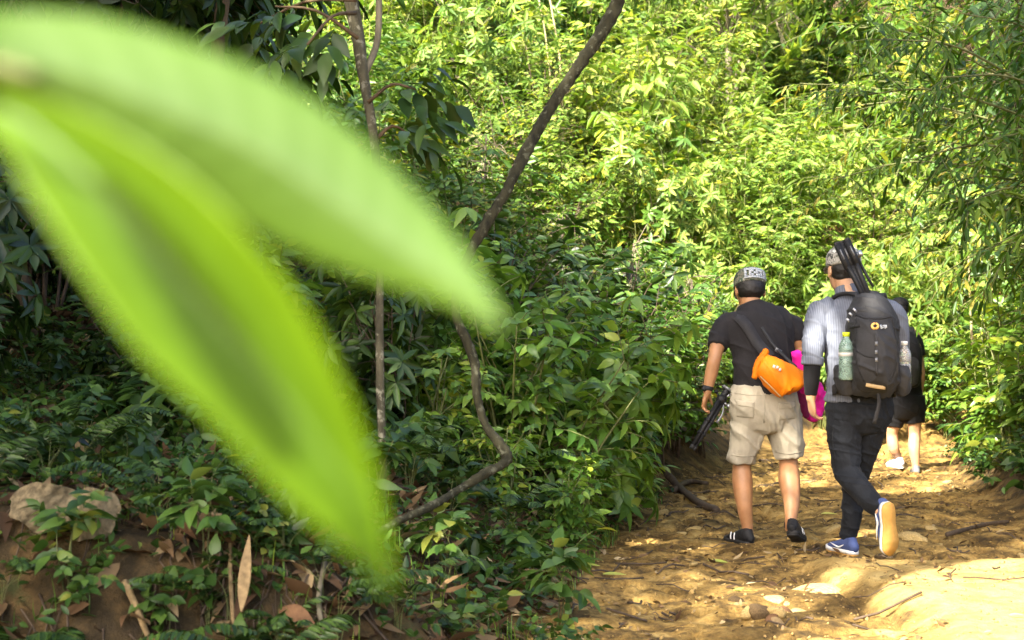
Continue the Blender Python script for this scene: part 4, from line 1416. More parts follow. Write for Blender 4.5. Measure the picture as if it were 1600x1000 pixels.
# shorts
b = Blob()
b.tube([a_(1195, 604, 0), a_(1195, 622, 0), a_(1195, 645, .01), a_(1195, 662, .02)], [(.190, .135), (.205, .145), (.212, .150), (.19, .13)], n=26, cap=(.1, .4))
b.tube([a_(1172, 640, .02), a_(1167, 672, .04), a_(1161, 700, .06), a_(1159, 719, .075)], [(.115, .125), (.102, .112), (.092, .102), (.084, .094)], cap=(.3, .08))
b.tube([a_(1218, 640, .02), a_(1225, 668, .02), a_(1231, 695, .02), a_(1233, 714, .02)], [(.116, .128), (.104, .116), (.096, .106), (.088, .098)], cap=(.3, .08))
shorts = b.build('shorts', M_KHAKI, A, .007, 3, wr=wrinkle(.019, 17, (.75, .1, .65), 9))
S_ = Surf(shorts)
for pl in (((1149, 626), (1180, 630), (1179, 655), (1149, 652)), ((1216, 632), (1243, 628), (1243, 655), (1217, 658))):
    S_.patch(pl, YA, .006, 'pocket', M_KHAKI2, shorts)
    (x0, y0), (x1, y1) = pl[0], pl[1]
    S_.patch(((x0 - 1, y0 - 2), (x1 + 1, y1 - 2), (x1, y1 + 8), (x0, y0 + 8)), YA, .011, 'pocket_flap', M_KHAKI, shorts)
S_.line([(1196, 612), (1195, 632), (1194, 660)], YA, .0025, .0015, 'seam', M_KHAKI2, shorts)
S_.line([(1148, 614), (1170, 617), (1196, 618), (1222, 617), (1243, 614)], YA, .0028, .0015, 'seam', M_KHAKI2, shorts)
S_.line([(1143, 711), (1160, 713), (1182, 712)], YA, .003, .002, 'seam', M_KHAKI2, shorts)
S_.line([(1212, 706), (1232, 709), (1252, 706)], YA, .003, .002, 'seam', M_KHAKI2, shorts)
for ank, pr, px in ((ankL, 1, 0), (ankR, 1, 0)):
    b = Blob(); b.tube([ank + [0, 0, -.03], ank + [0, -.004, .002]], [.041, .039], cap=(.3, .1)); b.build('sock', M_SLEEVE, A, .006, 2)
shoe(A, AL_h + [.01, -.05, 0], AL_h + [-.10, .205, .0], (0, 0, 1), (M_SHOEK, M_SOLEK, M_SOLEK, M_SOLEW), 1.0, outer=-1)
shoe(A, AR_h + [-.012, -.06, .035], AR_h + [.085, .16, -.045], (0, .25, 1), (M_SHOEK, M_SOLEK, M_SOLEK, M_SOLEW), 1.0)
b = Blob(); b.tube([wrL + nrm(a_(1111, 585) - wrL) * .012, wrL + nrm(a_(1111, 585) - wrL) * .034], [.034, .034], cap=(.2, .2)); b.ell(wrL + [-.02, -.024, .02], (.018, .012, .018)); b.build('wristwatch', M_BLACKP, A, .005, 2)

# folded tripod in his left hand
T = empty('tripod', a_(1085, 697, -.02), "collapsed black tripod carried in the black-shirted hiker's hand", 'tripod')
top, bot = a_(1126, 626, .02), a_(1084, 696, -.02)
ax = nrm(bot - top); s1 = nrm(np.cross(ax, [0, 1, 0])); s2 = np.cross(ax, s1)
for q in range(3):
    o = s1 * math.cos(q * 2.09) * .017 + s2 * math.sin(q * 2.09) * .017
    g = Geo()
    g.tube([top + o, top + (bot - top) * .55 + o, bot + o * .8], [.013, .0125, .010], n=8)
    g.tube([top + (bot - top) * .42 + o, top + (bot - top) * .48 + o], [.0165, .0165], n=8)
    g.tube([top + (bot - top) * .7 + o, top + (bot - top) * .75 + o], [.0155, .0155], n=8)
    lg = g.build('leg', M_BLACKP, T)
    g = Geo(); g.tube([bot + o * .8, bot + o * .8 + ax * .025], [.012, .009], n=8); g.build('rubber_foot', M_SOLEK, lg)
b = Blob(); b.ell(top - ax * .01, (.034, .034, .03)); b.tube([top, top - ax * .07], [.018, .022]); b.build('tripod_head', M_BLACKP, T, .005, 1)
g = Geo(); g.box(top - ax * .085, [s1, s2, ax], (.035, .028, .008)); g.build('camera_plate', M_GREYP, T, smooth=False)
for o in (s1 * .05 + ax * .0, -s1 * .045 - ax * .03, s2 * -.05 - ax * .04, s1 * .035 - ax * .075):
    g = Geo(); g.tube([top + o * .4, top + o], [.007, .007], n=8); g.tube([top + o, top + o * 1.35], [.014, .013], n=10); g.build('knob', M_SILVER if o @ s1 > .03 else M_BLACKP, T)
g = Geo(); g.tube([top + s1 * .02, top + s1 * .05 + ax * .06, top + s1 * .05 + ax * .13], [.006, .006, .009], n=8, sub=3); g.build('pan_handle', M_GREYP, T)

# orange roll-top dry bag on his hip, hung from a strap over the left shoulder
Dg = empty('dry_bag', a_(1215, 622, -.2), "orange roll-top dry bag slung on the black-shirted hiker's back", 'bag')
b = Blob()
Ca, Cb = a_(1193, 573, -.21), a_(1239, 597, -.21)
axb = nrm(Cb - Ca); upb = nrm(np.cross(axb, [0, 1, 0])); upb = upb if upb[2] > 0 else -upb
b.tube([Ca + upb * .005 - axb * .015, Ca + axb * .05, (Ca + Cb) / 2 - upb * .01, Cb - upb * .02, Cb + axb * .02 - upb * .03], [(.072, .05), (.088, .07), (.102, .078), (.106, .075), (.09, .062)], side=upb, n=22, cap=(.35, .35))
bagb = b.build('sack', M_ORANGE, Dg, .006, 3, wr=wrinkle(.009, 16, (.8, .1, .4), 21))
b = Blob(); b.tube([Ca + upb * .085 - axb * .03, Ca - axb * .036, Ca - upb * .075 - axb * .02], [.020, .024, .018], n=12); b.build('rolled_top', M_ORANGE, Dg, .005, 1, wr=wrinkle(.005, 40))
b = Blob(); b.tube([a_(1213, 606, -.272), a_(1226, 614, -.262), a_(1238, 606, -.25)], [(.012, .006)] * 3); 
g = Geo(); g.tube([a_(1188, 588, -.285), a_(1206, 606, -.30), a_(1222, 622, -.27)], [.004] * 3, n=6, sub=4); g.build('welded_seam', M_BEIGE, bagb)
g = Geo(); c0 = a_(1214, 575, -.305)
for q in range(3): g.box(c0 + axb * (q - 1) * .02 + upb * .004 * (q % 2), [axb, upb, np.cross(axb, upb)], (.007, .009, .0015))
g.build('printed_mark', M_SOLEW, bagb, smooth=False)
ribbon([Ca + upb * .07 + [0, -.02, 0], a_(1183, 535, -.115), a_(1166, 508, -.075), a_(1150, 493, .03), a_(1150, 492, .14)], (.85, .15, .5), .034, .003, 'strap', M_TEEP, Dg)
ribbon([Cb + upb * .10 + [-.03, -.01, 0], a_(1212, 543, -.125), a_(1196, 520, -.09), a_(1178, 494, -.005)], (.85, .1, .5), .009, .003, 'cord', M_PACK2, Dg)
g = Geo(); g.box(a_(1216, 548, -.13), [axb, upb, np.cross(axb, upb)], (.02, .012, .006)); g.build('buckle', M_GREYP, Dg, smooth=False)

# magenta drawstring bag in his right hand
Pk = empty('cloth_bag', a_(1266, 650, .3), 'bright magenta cloth bag hanging between the two nearest hikers', 'bag')
b = Blob()
b.tube([a_(1246, 556, -.10), a_(1250, 572, -.06), a_(1260, 598, .06), a_(1268, 626, .14), a_(1273, 646, .16)], [(.036, .035), (.046, .04), (.075, .055), (.088, .055), (.055, .045)], n=18)
b.build('sack', M_PINK, Pk, .007, 3, wr=wrinkle(.014, 20, (.3, .1, 1), 31))
b = Blob(); b.tube([a_(1250, 612, .06), a_(1254, 632, .08), a_(1260, 650, .1)], [(.03, .02), (.035, .02), (.02, .015)]); b.build('mesh_pocket', M_PINKD, Pk, .006, 2, wr=wrinkle(.004, 40))
g = Geo(); g.tube([wrR + [0, .02, -.03], a_(1256, 560, .2), a_(1250, 558, .18)], [.006] * 3, n=6, sub=3); g.build('drawstring', M_PINKD, Pk)

# ================================================================== hiker with the black backpack
YB = 8.05
def b_(px, py, d=0.0): return W(px, py, YB + d)
kB = YB / F
Bp = empty('person', drop(1345, 870, YB), 'hiker in a grey pinstripe shirt and dark skinny jeans walking with one heel lifted', 'person')
BF = drop(1323, 870, YB + .13, .004)
ankF = BF + np.array([.012, .04, .10])
b = Blob()
hB = b_(1317, 421, .15)
Bax, BL = head(b, hB, (-.16, .95, -.14), (.03, .1, 1), 1.1)
b.tube([b_(1328, 470, .06), b_(1323, 448, .09), b_(1319, 432, .12)], [.064, .058, .056])
b.tube([b_(1345, 640, 0), b_(1342, 600, 0), b_(1335, 540, .03), b_(1331, 490, .06)], [(.15, .11), (.145, .10), (.165, .11), (.15, .09)])
elL, wrBL = b_(1270, 563, -.04), b_(1267, 622, .0)
b.tube([b_(1294, 490, .05), b_(1282, 496, .05), b_(1272, 525, .0), elL, b_(1268, 592, -.03), wrBL], [.042, .044, .042, .042, .040, .028])
hand(b, wrBL, b_(1271, 660, .06) - wrBL, (.8, .5, 0), (-.2, 1, .1), 1.05, .55)
b.tube([b_(1380, 492, .06), b_(1393, 497, .06), b_(1404, 520, .08), b_(1403, 548, .12), b_(1392, 545, .3)], [.042, .044, .042, .042, .028])
hand(b, b_(1392, 545, .3), (-.6, .5, .5), (-.5, -.5, 0), (.2, -.5, .6), 1.0, 1.1)
# legs under the jeans
knT, ankT = b_(1324, 737, -.03), b_(1374, 797, -.30)
b.tube([b_(1322, 640, 0), b_(1320, 690, .0), knT, (knT + ankT) / 2 + [-.005, -.01, -.012], ankT], [.085, .07, .052, .048, .034])
b.tube([b_(1365, 640, .02), b_(1350, 700, .09), b_(1336, 750, .15), b_(1332, 800, .13), ankF], [.085, .07, .055, .05, .036])
b.build('body', SK_B, Bp, .006, 4)
eyes(Bp, BL, 1.04, M_EYE)
b = Blob(); b.ell(BL(0, -.030, -.006), np.array([.081, .080, .075]) * 1.04, Bax); b.ell(BL(.0, -.045, -.045), np.array([.066, .05, .04]), Bax)
b.build('hair', M_HAIR, Bp, .006, 2, wr=wrinkle(.003, 90))
b = Blob()
b.ell(BL(0, -.010, .05), np.array([.091, .108, .078]) * 1.09, Bax)
b.tube([BL(0, -.012, .012), BL(0, -.012, .060)], [(.099, .117), (.096, .114)], side=Bax[0], n=24, cap=(.05, .2))
cap = b.build('cap', M_CAMO2, Bp, .006, 3, wr=wrinkle(.003, 40))
b = Blob(); b.tube([BL(0, .08, .026), BL(0, .135, .022), BL(0, .17, .012)], [(.074, .005), (.066, .005), (.04, .004)], side=Bax[0], n=16); b.build('brim', M_CAMO2, cap, .004, 2)
# shirt with tail, rolled sleeves, collar
b = Blob()
b.tube([b_(1338, 628, 0), b_(1339, 605, 0), b_(1339, 570, .01), b_(1337, 530, .03), b_(1335, 498, .055), b_(1332, 480, .07), b_(1328, 463, .08)],
       [(.178, .135), (.172, .13), (.172, .13), (.185, .135), (.20, .13), (.165, .11), (.085, .08)], n=26, cap=(.1, .2))
b.tube([b_(1296, 484, .06), b_(1280, 490, .058), b_(1273, 520, .01), b_(1270, 548, -.03), b_(1269, 568, -.035)], [.072, .066, .062, .060, .058], cap=(.5, .08))
b.tube([b_(1375, 483, .06), b_(1395, 490, .06), b_(1404, 518, .08), b_(1404, 545, .12)], [.070, .064, .060, .056], cap=(.5, .1))
sh = b.build('shirt', M_PIN, Bp, .007, 4, wr=wrinkle(.012, 17, (.5, .3, .8), 14))
b = Blob(); b.tube([b_(1270, 558, -.033), b_(1269, 570, -.036)], [.0635, .063], cap=(.1, .1)); b.build('rolled_cuff', M_PIN, sh, .006, 2, wr=wrinkle(.003, 40))
b = Blob(); b.tube([b_(1326, 462, .085), b_(1323, 448, .10)], [(.078, .075), (.070, .068)], cap=(.1, .05)); b.build('collar', M_PIN, sh, .006, 2)
b = Blob(); b.tube([b_(1269, 566, -.035), b_(1268, 592, -.03), wrBL + [0, 0, .02]], [.050, .046, .035], cap=(.1, .1)); b.build('arm_sleeve', M_SLEEVE, Bp, .006, 3)
# jeans
b = Blob()
b.tube([b_(1342, 606, 0), b_(1343, 625, 0), b_(1343, 648, .01), b_(1342, 664, .02)], [(.165, .125), (.182, .14), (.185, .145), (.16, .12)], n=26, cap=(.1, .4))
b.tube([b_(1321, 640, .0), b_(1319, 680, -.01), b_(1321, 715, -.02), knT, knT * .7 + ankT * .3 + [-.004, -.004, -.010], knT * .35 + ankT * .65 + [0, -.004, -.01], ankT + [.005, -.005, .0]], [(.100, .11), (.092, .098), (.080, .085), (.072, .076), (.068, .07), (.058, .060), (.046, .048)], cap=(.4, .1))
b.tube([b_(1364, 640, .02), b_(1355, 680, .06), b_(1345, 715, .12), b_(1337, 748, .15), b_(1333, 780, .14), b_(1330, 815, .13), ankF + [0, 0, .0]], [(.100, .11), (.090, .098), (.078, .082), (.068, .072), (.062, .066), (.052, .055), (.044, .047)], cap=(.4, .1))
je = b.build('jeans', M_JEAN, Bp, .006, 4, wr=wrinkle(.010, 30, (.25, .1, 1), 17))
S_ = Surf(je)
S_.patch(((1300, 628), (1330, 631), (1329, 660), (1301, 657)), YB, .004, 'pocket', M_JEAN, je)
S_.line([(1302, 664), (1301, 690), (1306, 720)], YB, .002, .0015, 'seam', M_STRAP, je)
S_.patch(((1352, 631), (1382, 629), (1381, 656), (1353, 658)), YB, .004, 'pocket', M_JEAN, je)
shoe(Bp, BF + [.035, -.06, 0], BF + [-.055, .21, 0], (0, 0, 1), (M_BLUE, M_SOLEW, M_GUM, M_SOLEW), .98, stripe='swoosh', outer=-1)
hl, to = b_(1388, 786, -.37), b_(1392, 868, -.33)
shoe(Bp, hl, to, (-.35, 1, .02), (M_BLUE, M_SOLEW, M_GUM, M_SOLEW), 1.06, stripe='swoosh')

# backpack
Bk = empty('backpack', b_(1362, 612, -.26), 'large black hiking backpack with an orange ring badge on its lid', 'backpack')
b = Blob()
b.tube([b_(1362, 606, -.21), b_(1363, 590, -.235), b_(1364, 560, -.25), b_(1364, 525, -.24), b_(1361, 495, -.215), b_(1359, 476, -.175), b_(1357, 464, -.15)],
       [(.14, .085), (.150, .12), (.138, .14), (.136, .135), (.132, .12), (.108, .09), (.07, .045)], n=30, cap=(.4, .5))
mb = b.build('main_bag', M_PACK, Bk, .007, 3, wr=wrinkle(.014, 15, (.25, .1, 1), 41))
b = Blob()
b.tube([b_(1366, 602, -.30), b_(1368, 578, -.355), b_(1369, 542, -.36), b_(1367, 507, -.325), b_(1364, 486, -.28)], [(.098, .05), (.118, .068), (.116, .068), (.106, .055), (.075, .035)], n=26, cap=(.4, .4))
fp = b.build('front_pocket', M_PACK, Bk, .007, 2, wr=wrinkle(.017, 20, (.45, .1, .9), 44))
for cx, sg in ((1319, -1), (1407, 1)):
    b = Blob(); b.tube([b_(cx + 3, 608, -.20), b_(cx, 590, -.23), b_(cx, 571, -.235)], [(.045, .07), (.055, .075), (.05, .065)], n=16, cap=(.4, .1))
    b.build('side_pocket', M_PACK2, Bk, .006, 2, wr=wrinkle(.008, 25))
S_ = Surf(mb, fp)
S_.line([(1338, 498), (1336, 530), (1340, 570), (1350, 596)], YB - .3, .004, .003, 'zip', M_STRAP, fp)
S_.line([(1394, 498), (1400, 530), (1399, 570), (1390, 596)], YB - .3, .004, .003, 'zip', M_STRAP, fp)
S_.line([(1336, 492), (1352, 497), (1376, 498), (1395, 494)], YB - .3, .004, .003, 'zip', M_STRAP, fp)
S_.line([(1369, 522), (1370, 550), (1369, 586)], YB - .3, .006, .003, 'webbing', M_PACK2, fp)
S_.line([(1338, 548), (1352, 556), (1368, 559)], YB - .3, .003, .003, 'webbing', M_STRAP, fp)
for pts, w_ in (([b_(1352, 468, -.15), b_(1336, 458, -.06), b_(1312, 462, .05), b_(1303, 480, .17), b_(1304, 530, .2)], .03), ([b_(1368, 468, -.15), b_(1374, 460, -.05), b_(1378, 466, .06), b_(1382, 486, .18), b_(1380, 535, .2)], .03)):
    ribbon(pts, (1, .1, 0), w_, .008, 'shoulder_strap', M_PACK2, Bk)
g = Geo(); g.tube([b_(1348, 466, -.16), b_(1352, 456, -.17), b_(1362, 456, -.17), b_(1366, 466, -.16)], [.008] * 4, n=8, sub=4); g.build('haul_loop', M_STRAP, Bk)
ribbon([b_(1308, 606, -.18), b_(1300, 612, -.02), b_(1305, 614, .12)], (0, 0, 1), .028, .006, 'hip_belt', M_STRAP, Bk)
ribbon([b_(1398, 606, -.18), b_(1398, 612, -.02), b_(1390, 614, .12)], (0, 0, 1), .028, .006, 'hip_belt', M_STRAP, Bk)
ribbon([b_(1353, 601, -.385), b_(1368, 604, -.39), b_(1383, 606, -.375)], (0, 0, 1), .010, .004, 'beige_strap', M_BEIGE, Bk)
ribbon([b_(1372, 612, -.30), b_(1373, 632, -.29), b_(1366, 662, -.27)], (1, 0, 0), .010, .002, 'hanging_strap', M_PACK2, Bk)
S_.line([(1328, 512), (1338, 510), (1344, 509)], YB - .3, .007, .004, 'compression_strap', M_STRAP, Bk)
S_.line([(1396, 512), (1404, 515)], YB - .3, .007, .004, 'compression_strap', M_STRAP, Bk)
# badge: rounded orange ring with small white letters
th = np.linspace(0, 2 * np.pi, 15)
g = Geo()
rp = [S_.at(1367 + math.cos(x) * 4.6, 510 + math.sin(x) * 4.2, YB - .3, .004)[0] for x in th]
g.tube(rp, [.0065] * 15, n=6); g.build('badge_ring', plain('badge_orange', (.75, .40, .10), .5, var=.1), fp)
g = Geo()
for dx, dz, wx, wz in ((-.006, 0, .004, .012), (.006, .004, .005, .003), (.008, -.006, .005, .003), (.016, 0, .003, .010), (.023, -.003, .003, .008)):
    p_, n_ = S_.at(1378 + dx / kB, 511 + dz / kB, YB - .3, .003)
    tx = nrm(np.cross([0, 0, 1], n_)); g.box(p_, [tx, n_, np.cross(tx, n_)], (wx, .003, wz))
g.build('badge_letter', M_WHITE, fp, smooth=False)
g = Geo()
for py in (537, 550, 562):
    p_, n_ = S_.at(1369.5, py, YB - .3, .007); g.box(p_, np.eye(3), (.007, .003, .011))
g.build('daisy_loop', M_GREYP, fp, smooth=False)
g = Geo()
for px, py in ((1331, 492), (1337, 485), (1327, 501)):
    p_, n_ = S_.at(px, py, YB - .25, .006); g.box(p_, nrm(np.array([[1, 0, 1], [0, 1, 0], [-1, 0, 1]])), (.006, .004, .014))
g.build('strap_buckle', M_SILVER, mb, smooth=False)


def bottle(px, y0, y1, d, r, mat, capm, label, fill):
    p0, p1 = b_(px, y1, d), b_(px, y0, d)
    rt_ = empty('water_bottle', p0, label, 'bottle')
    Ht = np.linalg.norm(p1 - p0); up = nrm(p1 - p0)
    g = Geo(); t_ = np.array([0, .03, .2, .4, .45, .5, .7, .8, .88, .93]); rr_ = np.array([.85, 1, 1, 1, .94, 1, 1, .75, .45, .4]) * r
    g.tube(p0 + up * (t_ * Ht)[:, None], rr_, n=18, sub=3); g.build('bottle_body', mat, rt_)
    g = Geo(); g.tube([p1 - up * Ht * .09, p1], [r * .5, r * .5], n=14); g.build('bottle_cap', capm, rt_)
    g = Geo(); g.tube([p0 + up * Ht * .50, p0 + up * Ht * .64], [r * 1.015, r * 1.015], n=18); g.build('bottle_label', fill, rt_)


bottle(1322, 519, 594, -.285, .040, M_BOT_G, M_LIME, 'green water bottle with a lime cap in the left side pocket of the backpack', M_SOLEW)
bottle(1413, 533, 598, -.25, .036, M_BOT_C, M_SOLEW, 'clear water bottle in the right side pocket of the backpack', M_BOT_C)

# big tripod strapped to the backpack, rising past his head
T = empty('tripod', b_(1356, 470, -.2), "black tripod strapped to the backpack and rising past its wearer's head", 'tripod')
t0, t1 = b_(1316, 380, -.10), b_(1356, 468, -.19)
ax = nrm(t1 - t0); s1 = nrm(np.cross(ax, [0, 1, 0])); s1 = s1 if s1[0] > 0 else -s1; s2 = np.cross(ax, s1)
for q, (ox, oy) in enumerate(((-.030, 0), (0, -.016), (.030, .0))):
    o = s1 * ox + s2 * oy
    g = Geo()
    g.box(t0 + o + ax * .075, [s1, s2, ax], (.0165, .014, .078))
    g.tube([t0 + o * .9 + ax * .14, t0 + o * .65 + ax * .20, t1 + o * .5], [.0165, .0160, .0145], n=8)
    lg = g.build('leg', M_BLACKP, T, smooth=False)
    g = Geo(); g.box(t0 + o - ax * .009, [s1, s2, ax], (.014, .012, .007)); g.build('rubber_foot', M_SOLEK, lg, smooth=False)
    g = Geo(); g.box(t0 + o + ax * .06 - np.array([0, .017, 0]), [s1, s2, ax], (.003, .003, .03)); g.build('leg_decal', M_GREYP, lg, smooth=False)
g = Geo(); g.tube([b_(1337, 396, -.06), b_(1342, 408, -.08), b_(1364, 448, -.14)], [.009, .009, .008], n=8, sub=2); g.build('monopod_leg', M_BLACKP, T)
b = Blob(); b.ell(b_(1338, 399, -.07), (.026, .022, .022)); b.tube([b_(1328, 392, -.08), b_(1340, 400, -.07)], [.012, .014]); b.build('clamp', M_GREYP, T, .005, 1)
g = Geo(); g.tube([b_(1343, 393, -.08), b_(1345, 399, -.10)], [.013, .013], n=10); g.build('knob', M_SILVER, T)

# ================================================================== third hiker, further up the path
YC = 13.9
def c_(px, py, d=0.0): return W(px - 6, py, YC + d)
kC = YC / F
Cp = empty('person', drop(1415, 728, YC), 'farther hiker in black shorts half hidden behind the backpack wearer', 'person')
cFL, cFR = drop(1404, 727, YC + .1, .004), drop(1432, 727, YC - .12, .004)
aL, aR = cFL + np.array([0, .04, .095]), cFR + np.array([0, .04, .095])
b = Blob()
hC = c_(1411, 484, .1)
Cax, CL = head(b, hC, (-.1, 1, -.1), (0, 0, 1), 1.0)
b.tube([c_(1420, 525, .0), c_(1416, 508, .04), c_(1414, 496, .06)], [.062, .056, .056])
b.tube([c_(1422, 625, 0), c_(1422, 590, 0), c_(1421, 550, 0), c_(1420, 525, .03)], [(.15, .11), (.145, .10), (.165, .11), (.15, .09)])
wC = c_(1397, 634, .0)
b.tube([c_(1404, 532, .02), c_(1397, 538, .02), c_(1391, 570, 0), c_(1391, 595, -.02), wC], [.045, .045, .045, .042, .028])
hand(b, wC, c_(1399, 655, .04) - wC, (1, 0, 0), (0, 1, 0), 1, .5)
wC2 = c_(1440, 632, .12)
b.tube([c_(1432, 526, .02), c_(1438, 535, .02), c_(1443, 570, 0), c_(1444, 595, .02), wC2], [.045, .045, .045, .042, .028])
hand(b, wC2, (0, .3, -1), (-1, 0, 0), (0, 1, 0), 1, .5)
b.tube([c_(1410, 640, .02), c_(1402, 665, .06), c_(1400, 680, .09), c_(1402, 700, .08), aL + [0, -.01, .02], aL - [0, 0, .03]], [.085, .062, .055, .056, .036, .036])
b.tube([c_(1434, 640, .0), c_(1435, 665, .0), c_(1435, 680, 0), c_(1434, 700, -.06), aR + [0, -.01, .02], aR - [0, 0, .03]], [.085, .064, .056, .057, .036, .036])
b.build('body', SK_B, Cp, .0075, 3)
eyes(Cp, CL, 1, M_EYE)
b = Blob(); b.ell(CL(0, -.030, .004), np.array([.081, .082, .078]), Cax); b.ell(CL(0, -.045, -.04), np.array([.066, .05, .04]), Cax); b.build('hair', M_HAIR, Cp, .007, 2)
b = Blob(); b.ell(CL(0, -.010, .045), np.array([.089, .106, .080]), Cax); b.tube([CL(0, .075, .030), CL(0, .13, .024), CL(0, .165, .012)], [(.074, .006), (.066, .006), (.04, .005)], side=Cax[0], n=16); b.build('cap', M_SLEEVE, Cp, .006, 2)
b = Blob()
b.tube([c_(1419, 626, 0), c_(1418, 600, 0), c_(1417, 565, .0), c_(1416, 540, .02), c_(1415, 522, .03), c_(1414, 512, .04)], [(.175, .13), (.17, .125), (.18, .13), (.19, .125), (.15, .10), (.08, .075)], n=22, cap=(.1, .2))
b.tube([c_(1404, 527, .02), c_(1395, 534, .02), c_(1392, 556, 0)], [.068, .064, .06], cap=(.5, .1)); b.tube([c_(1430, 527, .02), c_(1437, 534, .02), c_(1442, 556, 0)], [.068, .064, .06], cap=(.5, .1))
b.build('shirt', M_SLEEVE, Cp, .008, 3, wr=wrinkle(.006, 16))
b = Blob()
b.tube([c_(1422, 618, 0), c_(1422, 634, 0), c_(1422, 646, .02)], [(.178, .135), (.188, .145), (.17, .12)], n=22, cap=(.1, .4))
b.tube([c_(1409, 634, .02), c_(1405, 650, .05), c_(1402, 664, .07)], [.108, .10, .092], cap=(.3, .1)); b.tube([c_(1434, 634, 0), c_(1435, 648, 0), c_(1436, 660, 0)], [.108, .10, .094], cap=(.3, .1))
b.build('shorts', M_SLEEVE, Cp, .008, 3, wr=wrinkle(.008, 15))
b = Blob(); b.tube([c_(1391, 600, -.02), c_(1394, 618, -.01), wC], [.046, .042, .034], cap=(.1, .1)); b.build('arm_sleeve', M_CAMO2, Cp, .007, 2)
shoe(Cp, cFL + [.02, -.05, 0], cFL + [-.05, .21, 0], (0, 0, 1), (M_SHOEW, M_SOLEW, M_SOLEW, M_SHOEB), 1.0)
shoe(Cp, cFR + [-.01, -.05, 0], cFR + [.03, .21, 0], (0, 0, 1), (M_SHOEG, M_SOLEW, M_SOLEK, M_SOLEK), 1.0)
Bc = empty('backpack', c_(1428, 606, -.22), "smaller dark backpack on the farther hiker's back", 'backpack')
b = Blob(); b.tube([c_(1422, 600, -.20), c_(1422, 575, -.25), c_(1422, 545, -.24), c_(1420, 522, -.18)], [(.13, .09), (.148, .12), (.14, .11), (.09, .06)], n=22, cap=(.4, .4)); b.build('main_bag', M_SLEEVE, Bc, .009, 3, wr=wrinkle(.008, 15))
b = Blob(); b.tube([c_(1424, 598, -.31), c_(1424, 575, -.35), c_(1424, 558, -.33)], [(.10, .04), (.115, .05), (.10, .04)], n=18); b.build('front_pocket', M_PACK2, Bc, .009, 2)
for x in (1406, 1432): ribbon([c_(x, 524, -.16), c_(x - 3, 512, -.02), c_(x - 5, 520, .13), c_(x - 4, 560, .16)], (1, 0, 0), .028, .007, 'shoulder_strap', M_STRAP, Bc)
# ------------------------------------------------------------------ lianas, saplings, dead leaves
def bank_y(px, py, lo=3.5, hi=14):
    """distance at which the line of sight through a photo pixel meets the ground"""
    ys = np.linspace(lo, hi, 900)
    P = np.array([W(px, py, q) for q in ys])
    below = P[:, 2] < gz(P[:, 0], P[:, 1])
    return float(ys[np.argmax(below)]) if below.any() else hi


rng = R_(500)
g = Geo()
LQ = .75
pts = [W(975, -30, 7.6 - LQ), W(955, 25, 7.55 - LQ), W(915, 88, 7.5 - LQ), (W(872, 150, 7.45 - LQ)), W(845, 195, 7.4 - LQ), W(815, 250, 7.3 - LQ), W(790, 300, 7.2 - LQ), W(762, 345, 7.15 - LQ), W(738, 388, 7.1 - LQ), W(716, 440, 7.05 - LQ), W(712, 490, 7.0 - LQ), W(728, 530, 7.0 - LQ), W(742, 570, 7.0 - LQ), W(745, 615, 6.98 - LQ), W(758, 662, 6.95 - LQ), W(790, 708, 6.9 - LQ), W(786, 724, 6.85 - LQ), W(755, 742, 6.75 - LQ), W(715, 766, 6.65 - LQ), W(675, 790, 6.5 - LQ), W(622, 815, 6.35 - LQ), W(575, 842, 6.2 - LQ)]
px_r = [13, 12.5, 12, 12, 12, 11.5, 11, 11, 10, 10, 9, 9, 9, 9, 9.5, 10.5, 10, 9.5, 9, 9, 8.5, 7]
R = np.array([r * .74 * p[1] / F for r, p in zip(px_r, pts)]) * rng.uniform(.8, 1.2, len(pts))
g.tube(pts, R, n=14, sub=10, knob=.11, rng=rng)
o = g.build('liana', bark('bark_liana', (.006, .006, .003), (.036, .033, .016), 30, (.085, .085, .055)))
tag(o, 'thick mossy liana leaning across the view and kinking back down to the left bank', 'liana')

g = Geo()
base = W(598, 790, bank_y(598, 800))
Yb = base[1]
pts = [W(540, -40, Yb + .2), W(556, 40, Yb + .2), W(568, 120, Yb + .15), W(584, 215, Yb + .1), W(594, 330, Yb + .1), W(593, 470, Yb + .05), W(594, 600, Yb), W(597, 700, Yb), base - [0, 0, .15]]
R = np.array([12, 11, 9, 7, 6.5, 6.5, 6.5, 6.5, 7.5]) * Yb / F
g.tube(pts, R, n=12, sub=6, knob=.04, rng=rng)
sap = empty('sapling', base, 'slender pale-barked sapling rising from the left bank behind the big blurred leaf', 'tree')
g.build('trunk', bark('bark_sapling', (.016, .014, .008), (.085, .076, .045), 30, (.19, .18, .13)), sap)
g = Geo(); lv = Leaves()
g.tube([pts[2], W(590, 60, Yb + .25), W(592, -40, Yb + .3)], np.array([6, 5.5, 5]) * Yb / F, n=8, sub=5)
g.build('branch', M_BARK_PALE, sap)
for (s, e) in (((560, 60), (430, 10)), ((575, 160), (650, 140)), ((556, 20), (480, 70)), ((556, 0), (400, 40)), ((585, 220), (640, 210))):
    p0, p1 = W(*s, Yb + .1), W(*e, Yb + rng.uniform(-.4, .5))
    g = Geo(); g.tube([p0, (p0 + p1) / 2 + [0, 0, .05], p1], [.010, .007, .004], n=6, sub=3); g.build('branch', M_BARK_BROWN, sap)
    for q in range(4):
        st = p0 + (p1 - p0) * rng.uniform(.3, 1)
        twig(lv, rng, st, nrm(p1 - p0) + rng.normal(0, .4, 3), rng.uniform(.18, .32), 5, .145, .06, 'alt', out=np.array([0, -.8, .4]), hi=True, down=.5)
link('foliage', lv.mesh('foliage'), M_DARK, sap)

